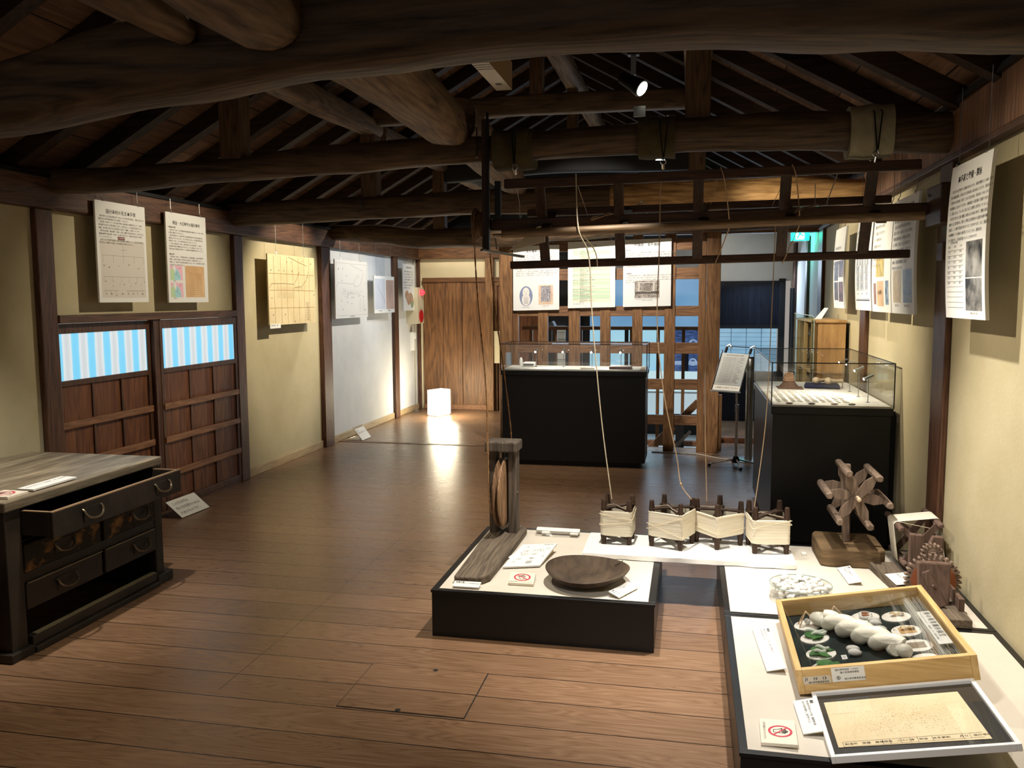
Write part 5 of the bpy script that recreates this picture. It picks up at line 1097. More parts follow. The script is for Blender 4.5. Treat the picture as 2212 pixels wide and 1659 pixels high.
lettering(r, Fr((1.189, 10.3, 2.22), (0,-1,0), (0,0,1)), [dict(body='非常口　ＥＸＩＴ', size=.06, u=.2, v=.08)], plain('green_text', c(120,230,210), .5))
el = bpy.data.lights.new('exit_glow', 'AREA'); el.size = .15; el.energy = 1.6; el.color = (.05,1,.82); eo = bpy.data.objects.new('exit_glow', el); COL.objects.link(eo); eo.location = (1.08, 9.15, 2.2); eo.rotation_euler = (PI/2, 0, 0)
el2 = bpy.data.lights.new('exit_glow_wall', 'AREA'); el2.size = .15; el2.energy = .35; el2.color = (.1,1,.85); eo = bpy.data.objects.new('exit_glow_wall', el2); COL.objects.link(eo); eo.location = (1.0, 9.4, 2.15); eo.rotation_euler = (0, math.radians(-70), 0)
# ------------------------------------------------------------ hanging yarn winding frame
M_FR = wood('frame_dark', c(34,20,12), c(80,52,32), 'X', 1.2, .5, .3, .4)
M_FRZ = wood('frame_spoke', c(30,18,11), c(74,48,30), 'Z', 1.2, .5, .3, .4)
M_FRP = wood('frame_pale_bar', c(84,64,44), c(146,120,88), 'X', 1.2, .5, .3, .4)
C0 = Vector((0, 4.55, 1.955))
r = thing('winding_frame', 'long dark four-bar yarn winding frame hung from the draped log beam', 'winding frame', (.05, 4.55, 1.74))
z_at = lambda x: .0155*x
mk('shaft', MB().bar((-1.06,4.55,1.941), (1.13,4.55,1.972), .055, .06, up=(0,0,1)), M_FR, r, bevel=.006)
mk('shaft', MB().tube([(1.10,4.55,1.972),(1.17,4.55,1.973)], .014, 10), M_BLACKM, r, label='iron axle tip')
mk('long_bar', MB().bar((-.965,4.45,2.143), (1.064,4.45,2.172), .035, .050), M_FR, r, bevel=.005)
mk('long_bar', MB().bar((-.977,4.65,1.730), (1.075,4.65,1.762), .035, .042), M_FR, r, bevel=.005)
mk('long_bar', MB().tube([(-.961,4.36,1.880),(1.07,4.38,1.928)], .022, 14), M_FRP, r, smooth=True, label='rounded front bar')
mk('long_bar', MB().bar((-.90,4.75,2.02), (1.0,4.75,2.045), .035, .04), M_FR, r, bevel=.005)
for i, x in enumerate((-.78, -.372, .03, .452, .85)):
    mk('spoke', MB().bar((x,4.452,2.148+z_at(x)), (x,4.648,1.742+z_at(x)), .052, .020, up=(0,1,.4)), M_FRZ, r, bevel=.003)
    mk('spoke', MB().bar((x+.03,4.37,1.89+z_at(x)), (x+.03,4.74,2.025+z_at(x)), .048, .020, up=(0,0,1)), M_FRZ, r, bevel=.003)
for x in (-.50, .50): mk('wedge', MB().poly([(x,4.50,1.97+z_at(x)),(x+.10,4.50,1.985+z_at(x)),(x+.09,4.50,1.99+z_at(x)),(x-.01,4.50,1.955+z_at(x))], (0,-.09,0)), M_FRP, r)
# bracket board at the left end with the upper pulley
b = thing('frame_bracket', 'dark hanging bracket board at the left end of the winding frame', 'bracket', (-1.05, 4.43, 1.8))
mk('board', MB().box(-1.075, -1.05, 4.39, 4.47, 1.80, 2.47), M_FRZ, b, bevel=.003)
mk('rod', MB().box(-1.045, -1.033, 4.37, 4.385, 1.80, 2.50), M_BLACKM, b)
mk('short_board', MB().box(-1.015, -.985, 4.43, 4.46, 1.98, 2.16), M_BLACKM, b)
mk('base_arm', MB().bar((-1.07,4.36,1.80), (-.90,4.62,1.775), .02, .012), M_STEEL, b)
mk('bolt', MB().tube([(-1.0,4.32,1.87),(-.955,4.32,1.87)], .010, 8).tube([(-.99,4.32,1.87),(-.98,4.32,1.80)], .005, 6), M_CHROME, b, smooth=True)
mk('gusset', MB().poly([(-.96,4.50,1.80),(-.76,4.50,1.845),(-.76,4.50,1.93),(-.80,4.50,1.925)], (0,.012,0)), plain('gusset_pale', c(196,184,160), .6), b)
r = thing('pulley_wheel', 'dark grooved wooden pulley wheel at the left end of the winding frame shaft', 'pulley', (-1.12, 4.55, 1.84))
M_PUL = wood('pulley_wood', c(60,44,30), c(140,110,82), 'Z', 1.2, .55, .3, .35)
mk('wheel', MB().lathe([(.001,-.034),(.088,-.034),(.092,-.028),(.070,-.004),(.070,.004),(.092,.028),(.088,.034),(.001,.034)], (-1.12, 4.55, 1.945), 36, (1,0,0)), M_PUL, r, smooth=True, auto=30)
mk('hub', MB().box(-1.09, -1.055, 4.51, 4.59, 1.915, 1.975), M_BLACKM, r)
r = thing('wall_bearing', 'dark wooden bearing block on the right wall post holding the frame shaft', 'bearing block', (1.17, 4.5, 1.88))
mk('block', MB().box(1.12, 1.19, 4.30, 4.56, 1.885, 2.07), M_FRZ, r, bevel=.006); mk('pin', MB().tube([(1.11,4.50,2.03),(1.13,4.50,2.03)], .006, 6), M_STEEL, r)
top('wall_peg', MB().box(1.14, 1.19, 4.32, 4.42, 1.715, 1.80), M_FRZ, 'small dark peg block on the wall post below the bearing block', 'peg', bevel=.005)
# cloths over the beam with cords and hooks
M_OLIVE = mottled('olive_cloth', c(66,58,36), c(84,74,48), 20, .95, .3, fine=400); M_LINEN = mottled('linen_cloth', c(140,132,106), c(160,152,126), 20, .95, .3, fine=400)
def drape(x0, x1, zb, zt, mat, label, seam=False, flare=.0):
    secs = []
    for i in range(9):
        t = i/8; x = x0+(x1-x0)*t; e = .006*math.sin(t*9+x0*5)
        secs.append((x, 4.50, (zb+zt)/2, .112+e, (zt-zb)/2+e*.5))
    r = thing('draped_cloth', label, 'cloth', ((x0+x1)/2, 4.5, zb)); mk('cloth', MB().beam(secs, 28, 3.0, .012, int(x0*10)+30), mat, r, smooth=True)
    if seam: mk('fold', MB().beam([(x0+.12+.01*i, 4.49, (zb+zt)/2+.006, .116, (zt-zb)/2-.004) for i in range(8)], 24, 3.2, .02, 77), mat, r, smooth=True)
    return r
d1 = drape(-1.02, -.815, 2.225, 2.425, M_OLIVE, 'olive cloth folded over the log beam at the left suspension cord', True)
d2 = drape(-.272, -.09, 2.255, 2.46, M_OLIVE, 'plain olive cloth over the log beam at the middle suspension cord')
d3_ = drape(.735, .93, 2.215, 2.465, M_LINEN, 'pale linen cloth over the log beam at the right suspension cord')
for (x, zt_, zl_, lab, dx) in ((-.90, 2.40, 2.155, 'left black sling, hook and wire holding up the winding frame', .01), (-.145, 2.43, 2.165, 'middle black sling and hook holding up the winding frame', .02), (.85, 2.43, 2.175, 'right double black sling and hook holding up the winding frame', .018)):
    r = thing('suspension_sling', lab, 'sling', (x, 4.38, zl_))
    mk('cord', MB().tube([(x-dx,4.48,zt_+.03),(x-dx,4.372,zt_-.02),(x,4.378,2.24),(x,4.40,2.232)], .004, 6).tube([(x+dx,4.48,zt_+.03),(x+dx,4.372,zt_-.02),(x+.004,4.376,2.24)], .004, 6), M_BLACKM, r, smooth=True)
    m = MB().tube([(x+.014*math.cos(t*.7), 4.40, 2.222+.014*math.sin(t*.7)) for t in range(10)], .0025, 6); m.tube([(x,4.40,2.212),(x,4.42,2.190)], .007, 8)
    mk('hook', m, M_CHROME, r, smooth=True)
    mk('wire', MB().tube([(x,4.42,2.19),(x-.008,4.45,zl_),(x+.008,4.45,zl_),(x,4.42,2.19)], .0018, 5), M_STEEL, r)
top('suspension_wire', MB().tube([(-.90,4.45,2.12),(-.895,4.5,2.04),(-.905,4.54,1.96)], .002, 5).tube([(-.90,4.54,1.99),(-.902,4.54,1.955)], .008, 8), M_STEEL, 'thin steel wire with a clip between the top bar and the shaft, left end', 'wire')
top('suspension_wire', MB().tube([(.60,4.55,2.11),(.605,4.58,2.02),(.60,4.6,1.95)], .002, 5).tube([(.70,4.5,2.16),(.66,4.56,2.02),(.665,4.56,1.96)], .0025, 5), M_STEEL, 'thin wire and dark cord near the right end of the winding frame', 'wire')
top('iron_ring', MB().tube([(-.27+.03*math.cos(t*.5), 4.75, 2.02+.045*math.sin(t*.5)) for t in range(14)], .003, 6), M_STEEL, 'open iron ring with cords hanging behind the middle of the winding frame', 'ring', smooth=True)
# yarn cords and ropes
M_YARN = plain('yarn_cream', c(226,212,184), .8); M_YARN2 = plain('yarn_tan', c(186,158,124), .85)
def sag(pts, n=10):
    """smooth curve through the given points"""
    pts = [Vector(p) for p in pts]; out = []
    for i in range(len(pts)-1):
        p0 = pts[max(i-1,0)]; p1 = pts[i]; p2 = pts[i+1]; p3 = pts[min(i+2,len(pts)-1)]
        for k_ in range(n):
            t = k_/n; out.append(.5*((2*p1)+(-p0+p2)*t+(2*p0-5*p1+4*p2-p3)*t*t+(-p0+3*p1-3*p2+p3)*t**3))
    out.append(pts[-1]); return out
top('yarn_cord', MB().tube(sag([(-.585,4.42,2.18),(-.56,4.33,1.90),(-.515,4.40,1.76),(-.50,4.45,1.43),(-.455,4.5,.90),(-.40,4.52,.47)]), .0032, 6), M_YARN, 'pale yarn from the frame down to the leftmost wound reel', 'yarn', smooth=True)
top('yarn_cord', MB().tube(sag([(-.60,4.5,2.17),(-.555,4.55,2.03),(-.54,4.56,1.98)]), .0018, 6).tube(sag([(-.57,4.36,1.90),(-.50,4.52,1.80),(-.495,4.63,1.72)]), .003, 6), M_YARN, 'short loose yarn loop at the top bar beside the leftmost long yarn', 'yarn', smooth=True)
top('yarn_cord', MB().tube(sag([(-.158,4.45,2.17),(-.162,4.48,1.80),(-.168,4.5,1.40),(-.13,4.5,1.05),(-.06,4.5,.72),(-.035,4.48,.575),(.02,4.46,.50)]), .0028, 6).blob((-.035,4.48,.575),(.007,.006,.008)), M_YARN2, 'tan yarn with a small knot running down to the second reel', 'yarn', smooth=True)
top('yarn_cord', MB().tube(sag([(.075,4.66,1.765),(.078,4.62,1.4),(.085,4.58,.9),(.10,4.55,.47)]), .0022, 6), M_YARN2, 'thin yarn dropping straight to the third reel', 'yarn', smooth=True)
top('yarn_cord', MB().tube(sag([(.415,4.56,1.92),(.405,4.55,1.4),(.385,4.5,.9),(.335,4.44,.47)]), .0022, 6), M_YARN2, 'thin yarn dropping to the rightmost wound reel past the glass case corner', 'yarn', smooth=True)
for (x, lab) in ((.155, 'slack yarn tied over the bars left of the exit sign'), (.495, 'slack yarn tied over the bars passing in front of the exit sign')):
    top('slack_yarn', MB().tube(sag([(x-.02,4.43,2.19),(x,4.42,2.12),(x+.03,4.51,1.93),(x+.018,4.58,1.86),(x-.035,4.63,1.72)]), .0028, 6).tube(sag([(x-.02,4.43,2.19),(x-.06,4.6,2.03)]), .0014, 5).tube(sag([(x-.02,4.46,2.19),(x-.09,4.65,2.02)]), .0014, 5), M_YARN2, lab, 'yarn', smooth=True)
M_ROPE = mottled('straw_rope', c(120,84,52), c(196,150,104), 120, .9, .6)
def rope(pts, label):
    pts = sag(pts, 14); m = MB()
    L = 0; a1 = []; a2 = []
    for i, p in enumerate(pts):
        if i: L += (p-pts[i-1]).length
        w_ = L*260; a1.append(p+Vector((math.cos(w_), math.sin(w_), 0))*.0022); a2.append(p-Vector((math.cos(w_), math.sin(w_), 0))*.0022)
    m.tube(a1, .0028, 5).tube(a2, .0028, 5)
    rg = random.Random(len(pts))
    for i in range(30):
        p = pts[rg.randrange(len(pts))]; m.tube([p, p+Vector((rg.uniform(-.014,.014), rg.uniform(-.01,.01), rg.uniform(-.01,.012)))], .0006, 3)
    top('straw_rope', m, M_ROPE, label, 'rope', smooth=True)
rope([(-1.135,4.50,2.02),(-1.135,4.456,1.95),(-1.12,4.45,1.6),(-1.07,4.42,1.1),(-1.045,4.36,.72),(-1.035,4.33,.52),(-1.03,4.36,.40)], 'twisted straw rope hanging in front from the upper pulley to the lower wheel')
rope([(-1.11,4.62,1.99),(-1.10,4.64,1.90),(-1.07,4.66,1.5),(-1.02,4.68,1.1),(-.99,4.70,.78),(-.99,4.70,.60)], 'twisted straw rope hanging behind, from the upper pulley into the wheel post')
# ------------------------------------------------------------ low display platforms
M_TOP = mottled('platform_cloth', c(204,196,182), c(214,206,192), 4, .85, .05, fine=500, spec=.15)
M_TOP2 = mottled('platform_cloth_far', c(206,196,176), c(216,206,186), 4, .85, .05, fine=500, spec=.15)
def platform(x0, x1, y0, y1, label, h=.22, trim=.032):
    r = thing('display_platform', label, 'display platform', ((x0+x1)/2, (y0+y1)/2, 0))
    mk('body', MB().box(x0+.004, x1-.004, y0+.004, y1-.004, 0, h-.012), M_BLACKP, r, bevel=.002)
    mk('edge_trim', MB().box(x0, x1, y0, y0+trim, h-.012, h).box(x0, x1, y1-trim, y1, h-.012, h).box(x0, x0+trim, y0+trim, y1-trim, h-.012, h).box(x1-trim, x1, y0+trim, y1-trim, h-.012, h), M_BLACKP, r, bevel=.0015)
    mk('top_panel', MB().box(x0+trim, x1-trim, y0+trim, y1-trim, h-.012, h-.001), M_TOP, r)
    return r
platform(-1.148, -.130, 3.637, 4.755, 'black low platform with cream top on the left, carrying the wheel post and wooden bowl')
platform(.160, 1.215, 2.462, 3.592, 'nearest black low platform with cream top in the right corner, carrying the silk box', trim=.026)
platform(.160, 1.215, 3.597, 4.70, 'second black low platform on the right, carrying the cocoon dish and wooden reel', trim=.026)
H = .2205
Z = (0,0,1)
# bridging board under white cloth
r = thing('cloth_covered_board', 'long flat board wrapped in white cloth, bridging the two platforms under the wound reels', 'covered board', (0, 4.45, H))
m = MB(); nx, ny = 40, 10
rg = random.Random(2)
for i in range(nx+1):
    for j in range(ny+1):
        x = -.525+1.05*i/nx; y = 4.252+.395*j/ny; e = (abs(2*j/ny-1))**8
        m.v.append(Vector((x, y+(.004*math.sin(i*1.1) if j in (0,) else 0), H+.030+.0016*math.sin(x*23+y*11)*math.sin(y*31)-e*.006)))
for i in range(nx):
    for j in range(ny): q = i*(ny+1)+j; m.f.append((q, q+ny+1, q+ny+2, q+1))
n0 = len(m.v)
edge = [i*(ny+1) for i in range(nx+1)]+[nx*(ny+1)+j for j in range(1, ny+1)]+[i*(ny+1)+ny for i in range(nx-1, -1, -1)]+[j for j in range(ny-1, 0, -1)]
for q, i in enumerate(edge): p = m.v[i]; m.v.append(Vector((p.x+.003*math.sin(q*.9), p.y-.003*math.sin(q*.6)-(.004 if p.y < 4.26 else 0), H+.001+.002*abs(math.sin(q*.5)))))
for q in range(len(edge)): a_, b_ = edge[q], edge[(q+1) % len(edge)]; m.f.append((a_, n0+q, n0+(q+1) % len(edge), b_))
mk('cloth', m, mottled('white_cloth', c(232,230,224), c(240,238,232), 6, .9, .15, fine=300), r, smooth=True, auto=60)
ZB = H+.031
# ---- wheel post
M_GW = wood('grey_old_wood', c(62,54,46), c(126,112,96), 'Y', 1.0, .75, .5, .25); M_GWZ = wood('grey_old_post', c(60,52,46), c(124,112,100), 'Z', 1.2, .75, .5, .25)
r = thing('wheel_post', 'grey weathered wheel post with a big grooved wheel on a long foot plank', 'wheel post', (-1.0, 4.3, H))
mk('foot_plank', MB().poly([(-1.068,3.755,H),(-1.055,3.735,H),(-.955,3.735,H),(-.93,3.755,H),(-.905,3.80,H),(-.888,4.35,H),(-.885,4.62,H),(-.965,4.742,H),(-1.02,4.745,H),(-1.08,4.66,H),(-1.085,4.3,H)], (0,0,.036)), M_GW, r, bevel=.008)
for x0, x1 in ((-1.075,-1.035), (-.968,-.922)): mk('upright', MB().box(x0, x1, 4.505, 4.60, H+.03, .72), M_GWZ, r, bevel=.005)
mk('upright', MB().box(-1.022, -1.01, 4.60, 4.62, .5, .72), M_GWZ, r)
mk('cap', MB().box(-1.092, -.910, 4.475, 4.625, .712, .768), M_GWZ, r, bevel=.008)
w_ = mk('wheel', MB().lathe([(.001,-.026),(.15,-.026),(.186,-.020),(.192,-.012),(.155,-.003),(.155,.003),(.192,.012),(.186,.020),(.15,.026),(.001,.026)], (-1.003, 4.53, .480), 48, (1,0,.0)), wood('wheel_wood', c(92,66,46), c(178,142,108), 'Z', 1.3, .55, .35, .3), r, smooth=True, auto=30)
mk('axle', MB().tube([(-1.05,4.53,.48),(-.915,4.53,.48)], .010, 10), M_GWZ, r)
# ---- cards and tiles on the left platform
f = Fr((-1.055, 3.680, H), (1,.02,0), (0,1,.25)); card(f, .125, .045, 'narrow caption card at the tip of the foot plank', '糸繰り車', ['本多家で使用された絹糸撚り機の部品です。'], size=.0075, t=.006)
f = Fr((-.812, 3.768, H), (1,.02,0), (-.08,1,.1)); hand_sign(f, .120, .118, 'square no-touch tile with red ring, on the left platform', t=.012)
f = Fr((-.887, 4.00, H), (1,.42,0), (-.05,1,.12)); f = Fr((-.887, 3.985, H+.004), (.97,.36,.02), (.10,.98,.16))
r = card(Fr((-.887,3.99,H), (1,.34,0), (.16,1,0)), .185, .285, 'tilted white diagram card showing drawings of the machine, left platform', '', [], t=.008, tilt=.12, cat='diagram card')
f = Fr(Fr((-.887,3.99,H), (1,.34,0), (.16,1,0))(0,0,.004), (1,.34,0), Vector((.16,1,0)).normalized()*math.cos(.12)+Vector((0,0,1))*math.sin(.12))
m = MB(); rg = random.Random(11)
for (u, v, s_) in ((.06,.19,.05),(.105,.20,.04),(.06,.145,.045),(.11,.15,.04),(.05,.085,.03),(.115,.09,.03)):
    for q in range(9):
        a_, b_ = (u+rg.uniform(-.5,.5)*s_, v+rg.uniform(-.4,.4)*s_), (u+rg.uniform(-.5,.5)*s_, v+rg.uniform(-.4,.4)*s_); m.line(f, a_, b_, .0009, .0092)
m.ring(f, (.135,.19), .008, .0095, 16, .0092)
for q in range(5): m.rect(f, .10+.006*q, .03, .1025+.006*q, .062, .0092)
mk('line_drawings', m, M_INKG, r); lettering(r, f, [dict(body=t_, size=.010, u=u, v=v, d=.0094) for t_, u, v in (('撚糸機の図', .12, .275), ('上車', .03, .25), ('繰枠', .15, .22), ('綱', .03, .17), ('下車', .15, .12), ('心棒', .02, .06), ('車軸', .10, .10))], M_INK)
top('folded_note', MB().poly([(-.90,4.16,H+.001),(-.86,4.13,H+.001),(-.84,4.23,H+.001),(-.875,4.25,H+.001)], (0,0,.006)), M_WHITE, 'small folded white note between the foot plank and the diagram card', 'note')
r = thing('acrylic_rail', 'clear acrylic label rail with white top at the back of the left platform', 'label rail', (-.71, 4.64, H))
mk('rail', MB().box(-.835, -.59, 4.60, 4.68, H, H+.012), M_GLASS, r); mk('strip', MB().bar((-.835,4.66,H+.022), (-.59,4.655,H+.022), .035, .012, up=(0,-.3,1)), M_WHITE, r)
for x in (-.80, -.64): mk('bracket', MB().box(x, x+.045, 4.61, 4.66, H+.012, H+.018), plain('bracket_white', c(226,222,214), .5), r)
# ---- wooden bowl
M_BOWL = mottled('bowl_wood', c(48,38,30), c(90,74,58), 7, .7, .35, (2.5,1,1), 7, .25, .3, .72)
r = thing('wooden_bowl', 'wide shallow dark wooden bowl on the left platform, slightly warped rim', 'bowl', (-.455, 3.88, H))
prof = [(.001,.000),(.085,.0),(.13,.014),(.172,.036),(.193,.058),(.198,.066),(.191,.070),(.168,.055),(.13,.040),(.08,.031),(.001,.029)]
m = MB().lathe(prof, (-.455, 3.885, H), 56)
for p in m.v:
    dx, dy = p.x+.455, p.y-3.885; rr_ = math.hypot(dx, dy)/.197; a_ = math.atan2(dy, dx); p.z += .008*rr_*rr_*math.cos(2*a_+.5)*(1 if p.z > H+.01 else 0); p.y = 3.885+dy*1.06
mk('bowl', m, M_BOWL, r, smooth=True, auto=60)
mk('crack', MB().tube([(-.30,4.02,H+.069),(-.315,4.0,H+.061),(-.335,3.98,H+.055)], .0018, 4), M_INK, r)
top('paper_slip', MB().poly([(-.44,3.80,H),(-.37,3.757,H),(-.352,3.825,H)], (0,0,.0012)), plain('slip_tan', c(206,186,148), .8), 'corner of a tan paper slip sticking out from under the wooden bowl', 'paper slip')
card(Fr((-.290, 3.676, H), (.072,.145,0), (-.145,.072,0)), .168, .058, 'tilted caption card right of the bowl on the left platform', '木鉢', ['繭を煮てほぐすときに使われた', '木の鉢です。'], t=.004, tilt=.30, size=.0085)
# ---- wound reels
M_REELW = wood('reel_wood', c(34,24,18), c(74,54,40), 'Z', 1.5, .6, .3, .3)
M_WRAP = mottled('wound_yarn', c(222,212,188), c(238,230,210), 3, .85, .2, (1.5,1.5,90), 3, .15, .3, .7, fine=4)
def wound_reel(s, hgt, label, ztop, zbot, seed, round_legs=False):
    r = thing('wound_reel', label, 'yarn reel', (0,0,0), 'reels wound with cream yarn on the white cloth')
    rg = random.Random(seed); hs = s/2; n_ = 0
    for ix, iy in ((-1,-1),(1,-1),(1,1),(-1,1)):
        x, y = ix*(hs-.004), iy*(hs-.004)
        m = MB().lathe([(.0115,0),(.0145,.03),(.017,zbot),(.0165,ztop),(.0125,hgt-.004),(.010,hgt)], (x, y, 0), 8 if not round_legs else 12)
        mk('leg', m, M_REELW, r, smooth=round_legs)
    for z in (ztop+.004, zbot-.008):
        m = MB()
        for a_ in (PI/4, -PI/4):
            d = Vector((math.cos(a_), math.sin(a_), 0)); L_ = hs*1.36; w = Vector((-d.y, d.x, 0))
            pts = [d*-L_+w*.024, d*-.035+w*.014, w*.017, d*.035+w*.014, d*L_+w*.024, d*L_-w*.024, d*.035-w*.014, -w*.017, d*-.035-w*.014, d*-L_-w*.024]
            m.poly([Vector((p.x, p.y, z-(.006 if a_ < 0 else 0))) for p in pts], (0,0,.009))
        mk('cross_brace', m, M_REELW, r, bevel=.0015)
    m = MB(); nr = 30; R = hs+.013; cr_ = .018; pc = []
    for q in range(4):
        ccx, ccy = ((1,1),(-1,1),(-1,-1),(1,-1))[q]
        for t in range(6): a_ = PI/2*q+PI/2*t/5; pc.append((ccx*(R-cr_)+cr_*math.cos(a_), ccy*(R-cr_)+cr_*math.sin(a_)))
    k_ = len(pc)
    for i in range(nr+1):
        z = zbot+(ztop-zbot)*i/nr; kk = 1+(.008 if i % 2 else 0)+rg.uniform(-.003,.003)-(.03 if i in (0, nr) else 0)
        for q, (x, y) in enumerate(pc): m.v.append(Vector((x*kk, y*kk, z+.0015*math.sin(q*.5+i*.3))))
    for i in range(nr):
        for q in range(k_): m.f.append((i*k_+q, i*k_+(q+1) % k_, (i+1)*k_+(q+1) % k_, (i+1)*k_+q))
    mk('yarn_winding', m, M_WRAP, r, smooth=True)
    m = MB()
    for q in range(2):
        z0_, z1_ = zbot+rg.random()*(ztop-zbot), zbot+rg.random()*(ztop-zbot); m.tube([(-R-.003,-R-.003,z0_),(R+.003,-R-.003,z1_)], .0014, 5); m.tube([(R+.003,-R-.003,z1_),(R+.003,R,z0_)], .0014, 5); m.tube([(-R-.003,-R-.003,z0_),(-R-.003,R,z1_)], .0014, 5)
    m.tube([(-hs,-hs,ztop+.02),(-hs*.4,hs*.3,ztop+.012),(hs*.2,-hs*.5,ztop+.012),(hs,-hs,ztop+.006)], .0014, 5)
    mk('loose_strand', m, M_YARN, r)
    return r
for (x, y, rz, s, hg, zt_, zb_, lab, rd) in ((-.362, 4.487, math.radians(-3), .142, .238, .182, .045, 'leftmost wound reel, standing apart with round-tipped legs', True),
     (-.078, 4.47, math.radians(-22), .168, .245, .190, .055, 'second wound reel from the left, touching the turned one', False),
     (.162, 4.535, math.radians(-50), .168, .235, .175, .062, 'third wound reel, turned cornerwise beside the second', False),
     (.405, 4.475, math.radians(8), .165, .240, .178, .050, 'rightmost wound reel with two dark strands, near the cloth end', False)):
    r = wound_reel(s, hg, lab, zt_, zb_, int(x*100)+50, rd); r.location = (x, y, ZB); r.rotation_euler = (0,0,rz)
# ---- six-armed reel on a block
M_SG = wood('star_wood', c(86,72,62), c(142,122,106), 'Z', 1.0, .75, .4, .2); M_BLK = mottled('wood_block', c(86,70,50), c(134,110,80), 5, .8, .5, (1,1,7), 7, .2, .35, .7)
r = thing('star_reel', 'pale six-armed wooden reel on a post set in a heavy wooden block', 'reel', (.81, 4.5, H))
mk('block', MB().poly([(.650,4.345,H),(.69,4.33,H),(.925,4.335,H),(.955,4.36,H),(.955,4.60,H),(.93,4.655,H),(.66,4.66,H),(.645,4.62,H)], (0,0,.092)), M_BLK, r, bevel=.010)
mk('post', MB().bar((.790,4.48,H+.09), (.775,4.475,.712), .034, .030, up=(0,1,0), w2=.05), M_SG, r, bevel=.006)
SC = Vector((.815, 0, .567)); RS = .140
for k_, y in enumerate((4.36, 4.56)):
    m = MB()
    for q in range(3):
        a_ = math.radians(52+60*q); d = Vector((math.cos(a_), 0, math.sin(a_))); w = Vector((-d.z, 0, d.x)); yy = y+.007*q
        pts = [d*-.125+w*.013, d*-.085+w*.027, d*-.02+w*.020, d*.02+w*.020, d*.085+w*.027, d*.125+w*.013, d*.125-w*.013, d*.085-w*.027, d*.02-w*.020, d*-.02-w*.020, d*-.085-w*.027, d*-.125-w*.013]
        m.poly([SC+Vector((0,yy,0))+p for p in pts], (0,.010,0))
    mk('arm_star', m, M_SG, r, bevel=.002)
for q in range(6):
    a_ = math.radians(52+60*q); p = SC+Vector((math.cos(a_)*RS, 0, math.sin(a_)*RS))
    mk('reel_bar', MB().beam([(4.285, p.x, p.z, .012, .012),(4.295, p.x, p.z, .018, .017),(4.45, p.x, p.z, .0185, .018),(4.60, p.x, p.z, .018, .017),(4.61, p.x, p.z, .012, .012)], 8, 2.4, .03, q+3, axis='Y'), M_SG, r, smooth=True)
mk('axle', MB().tube([(.815,4.31,.567),(.815,4.60,.567)], .010, 12).blob((.815,4.31,.567),(.011,.008,.011)), plain('axle_pale', c(206,184,152), .6), r, smooth=True)
# ---- gear winder
M_GR = wood('winder_wood', c(74,58,50), c(116,94,82), 'Z', 1.1, .7, .4, .25); M_GO = plain('gear_orange', c(150,84,52), .75); M_GT = mottled('gear_grey', c(100,82,70), c(142,122,108), 14, .8, .3)
def gear(cx, y, cz, ri, ro, n, t):
    m = MB(); pts = []
    for i in range(n):
        a_ = 2*PI*i/n; s_ = 2*PI/n
        pts += [(math.cos(a_-.30*s_)*ri, math.sin(a_-.30*s_)*ri), (math.cos(a_-.20*s_)*(ro-.003), math.sin(a_-.20*s_)*(ro-.003)), (math.cos(a_)*ro, math.sin(a_)*ro), (math.cos(a_+.20*s_)*(ro-.003), math.sin(a_+.20*s_)*(ro-.003)), (math.cos(a_+.30*s_)*ri, math.sin(a_+.30*s_)*ri)]
    b = len(m.v); N_ = len(pts)
    m.v += [Vector((cx, y, cz)), Vector((cx, y+t, cz))]+[Vector((cx+p[0], y, cz+p[1])) for p in pts]+[Vector((cx+p[0], y+t, cz+p[1])) for p in pts]
    for i in range(N_):
        A, B = 2+i, 2+(i+1) % N_; m.f += [(0, A, B), (1, B+N_, A+N_), (A, A+N_, B+N_, B)]
    return m
r = thing('gear_winder', 'dark wooden geared yarn winder with toothed wheels and crank, at the right wall', 'yarn winder', (1.06, 4.1, H))
mk('base_board', MB().box(1.035, 1.125, 3.60, 4.55, H, H+.036), M_GW, r, bevel=.004)
mk('front_plate', MB().poly([(.962,3.80,.425),(1.094,3.80,.425),(1.082,3.76,H+.03),(1.032,3.76,H+.03),(.968,3.78,.30)], (0,.034,0)), M_GR, r, bevel=.006)
mk('rear_plate', MB().poly([(1.005,4.12,H+.03),(1.15,4.12,H+.03),(1.15,4.12,.452),(1.105,4.12,.454),(1.085,4.12,.41),(1.066,4.12,.41),(1.062,4.12,.458),(1.005,4.12,.460)], (0,.032,0)), M_GR, r, bevel=.005)
g1 = mk('small_gear', gear(1.068, 3.985, .412, .030, .046, 15, .030), M_GT, r); mk('gear_boss', MB().box(1.057,1.079,3.972,3.985,.402,.422).lathe([(.020,.0),(.020,.004)], (1.068,3.985,.412), 16, (0,-1,0)), M_GT, g1, bevel=.002)
mk('large_gear', gear(1.063, 3.94, .302, .096, .118, 30, .030), M_GT, r); mk('gear_face', MB().lathe([(.092,0),(.092,.002),(.001,.002)], (1.063, 3.94, .302), 36, (0,-1,0)), M_GO, r)
mk('crank', MB().bar((.985,3.768,.398), (1.048,3.732,H+.040), .034, .020, up=(0,1,0)), M_GR, r, bevel=.005); mk('crank_pin', MB().tube([(1.010,3.745,.345),(1.010,3.725,.345)], .006, 8), M_GR, r)
mk('wedge_block', MB().poly([(1.10,3.70,H+.037),(1.122,3.70,H+.037),(1.122,3.95,H+.037)], (0,0,.05)), M_GR, r)
CX, CZ = 1.085, .385; rb = []
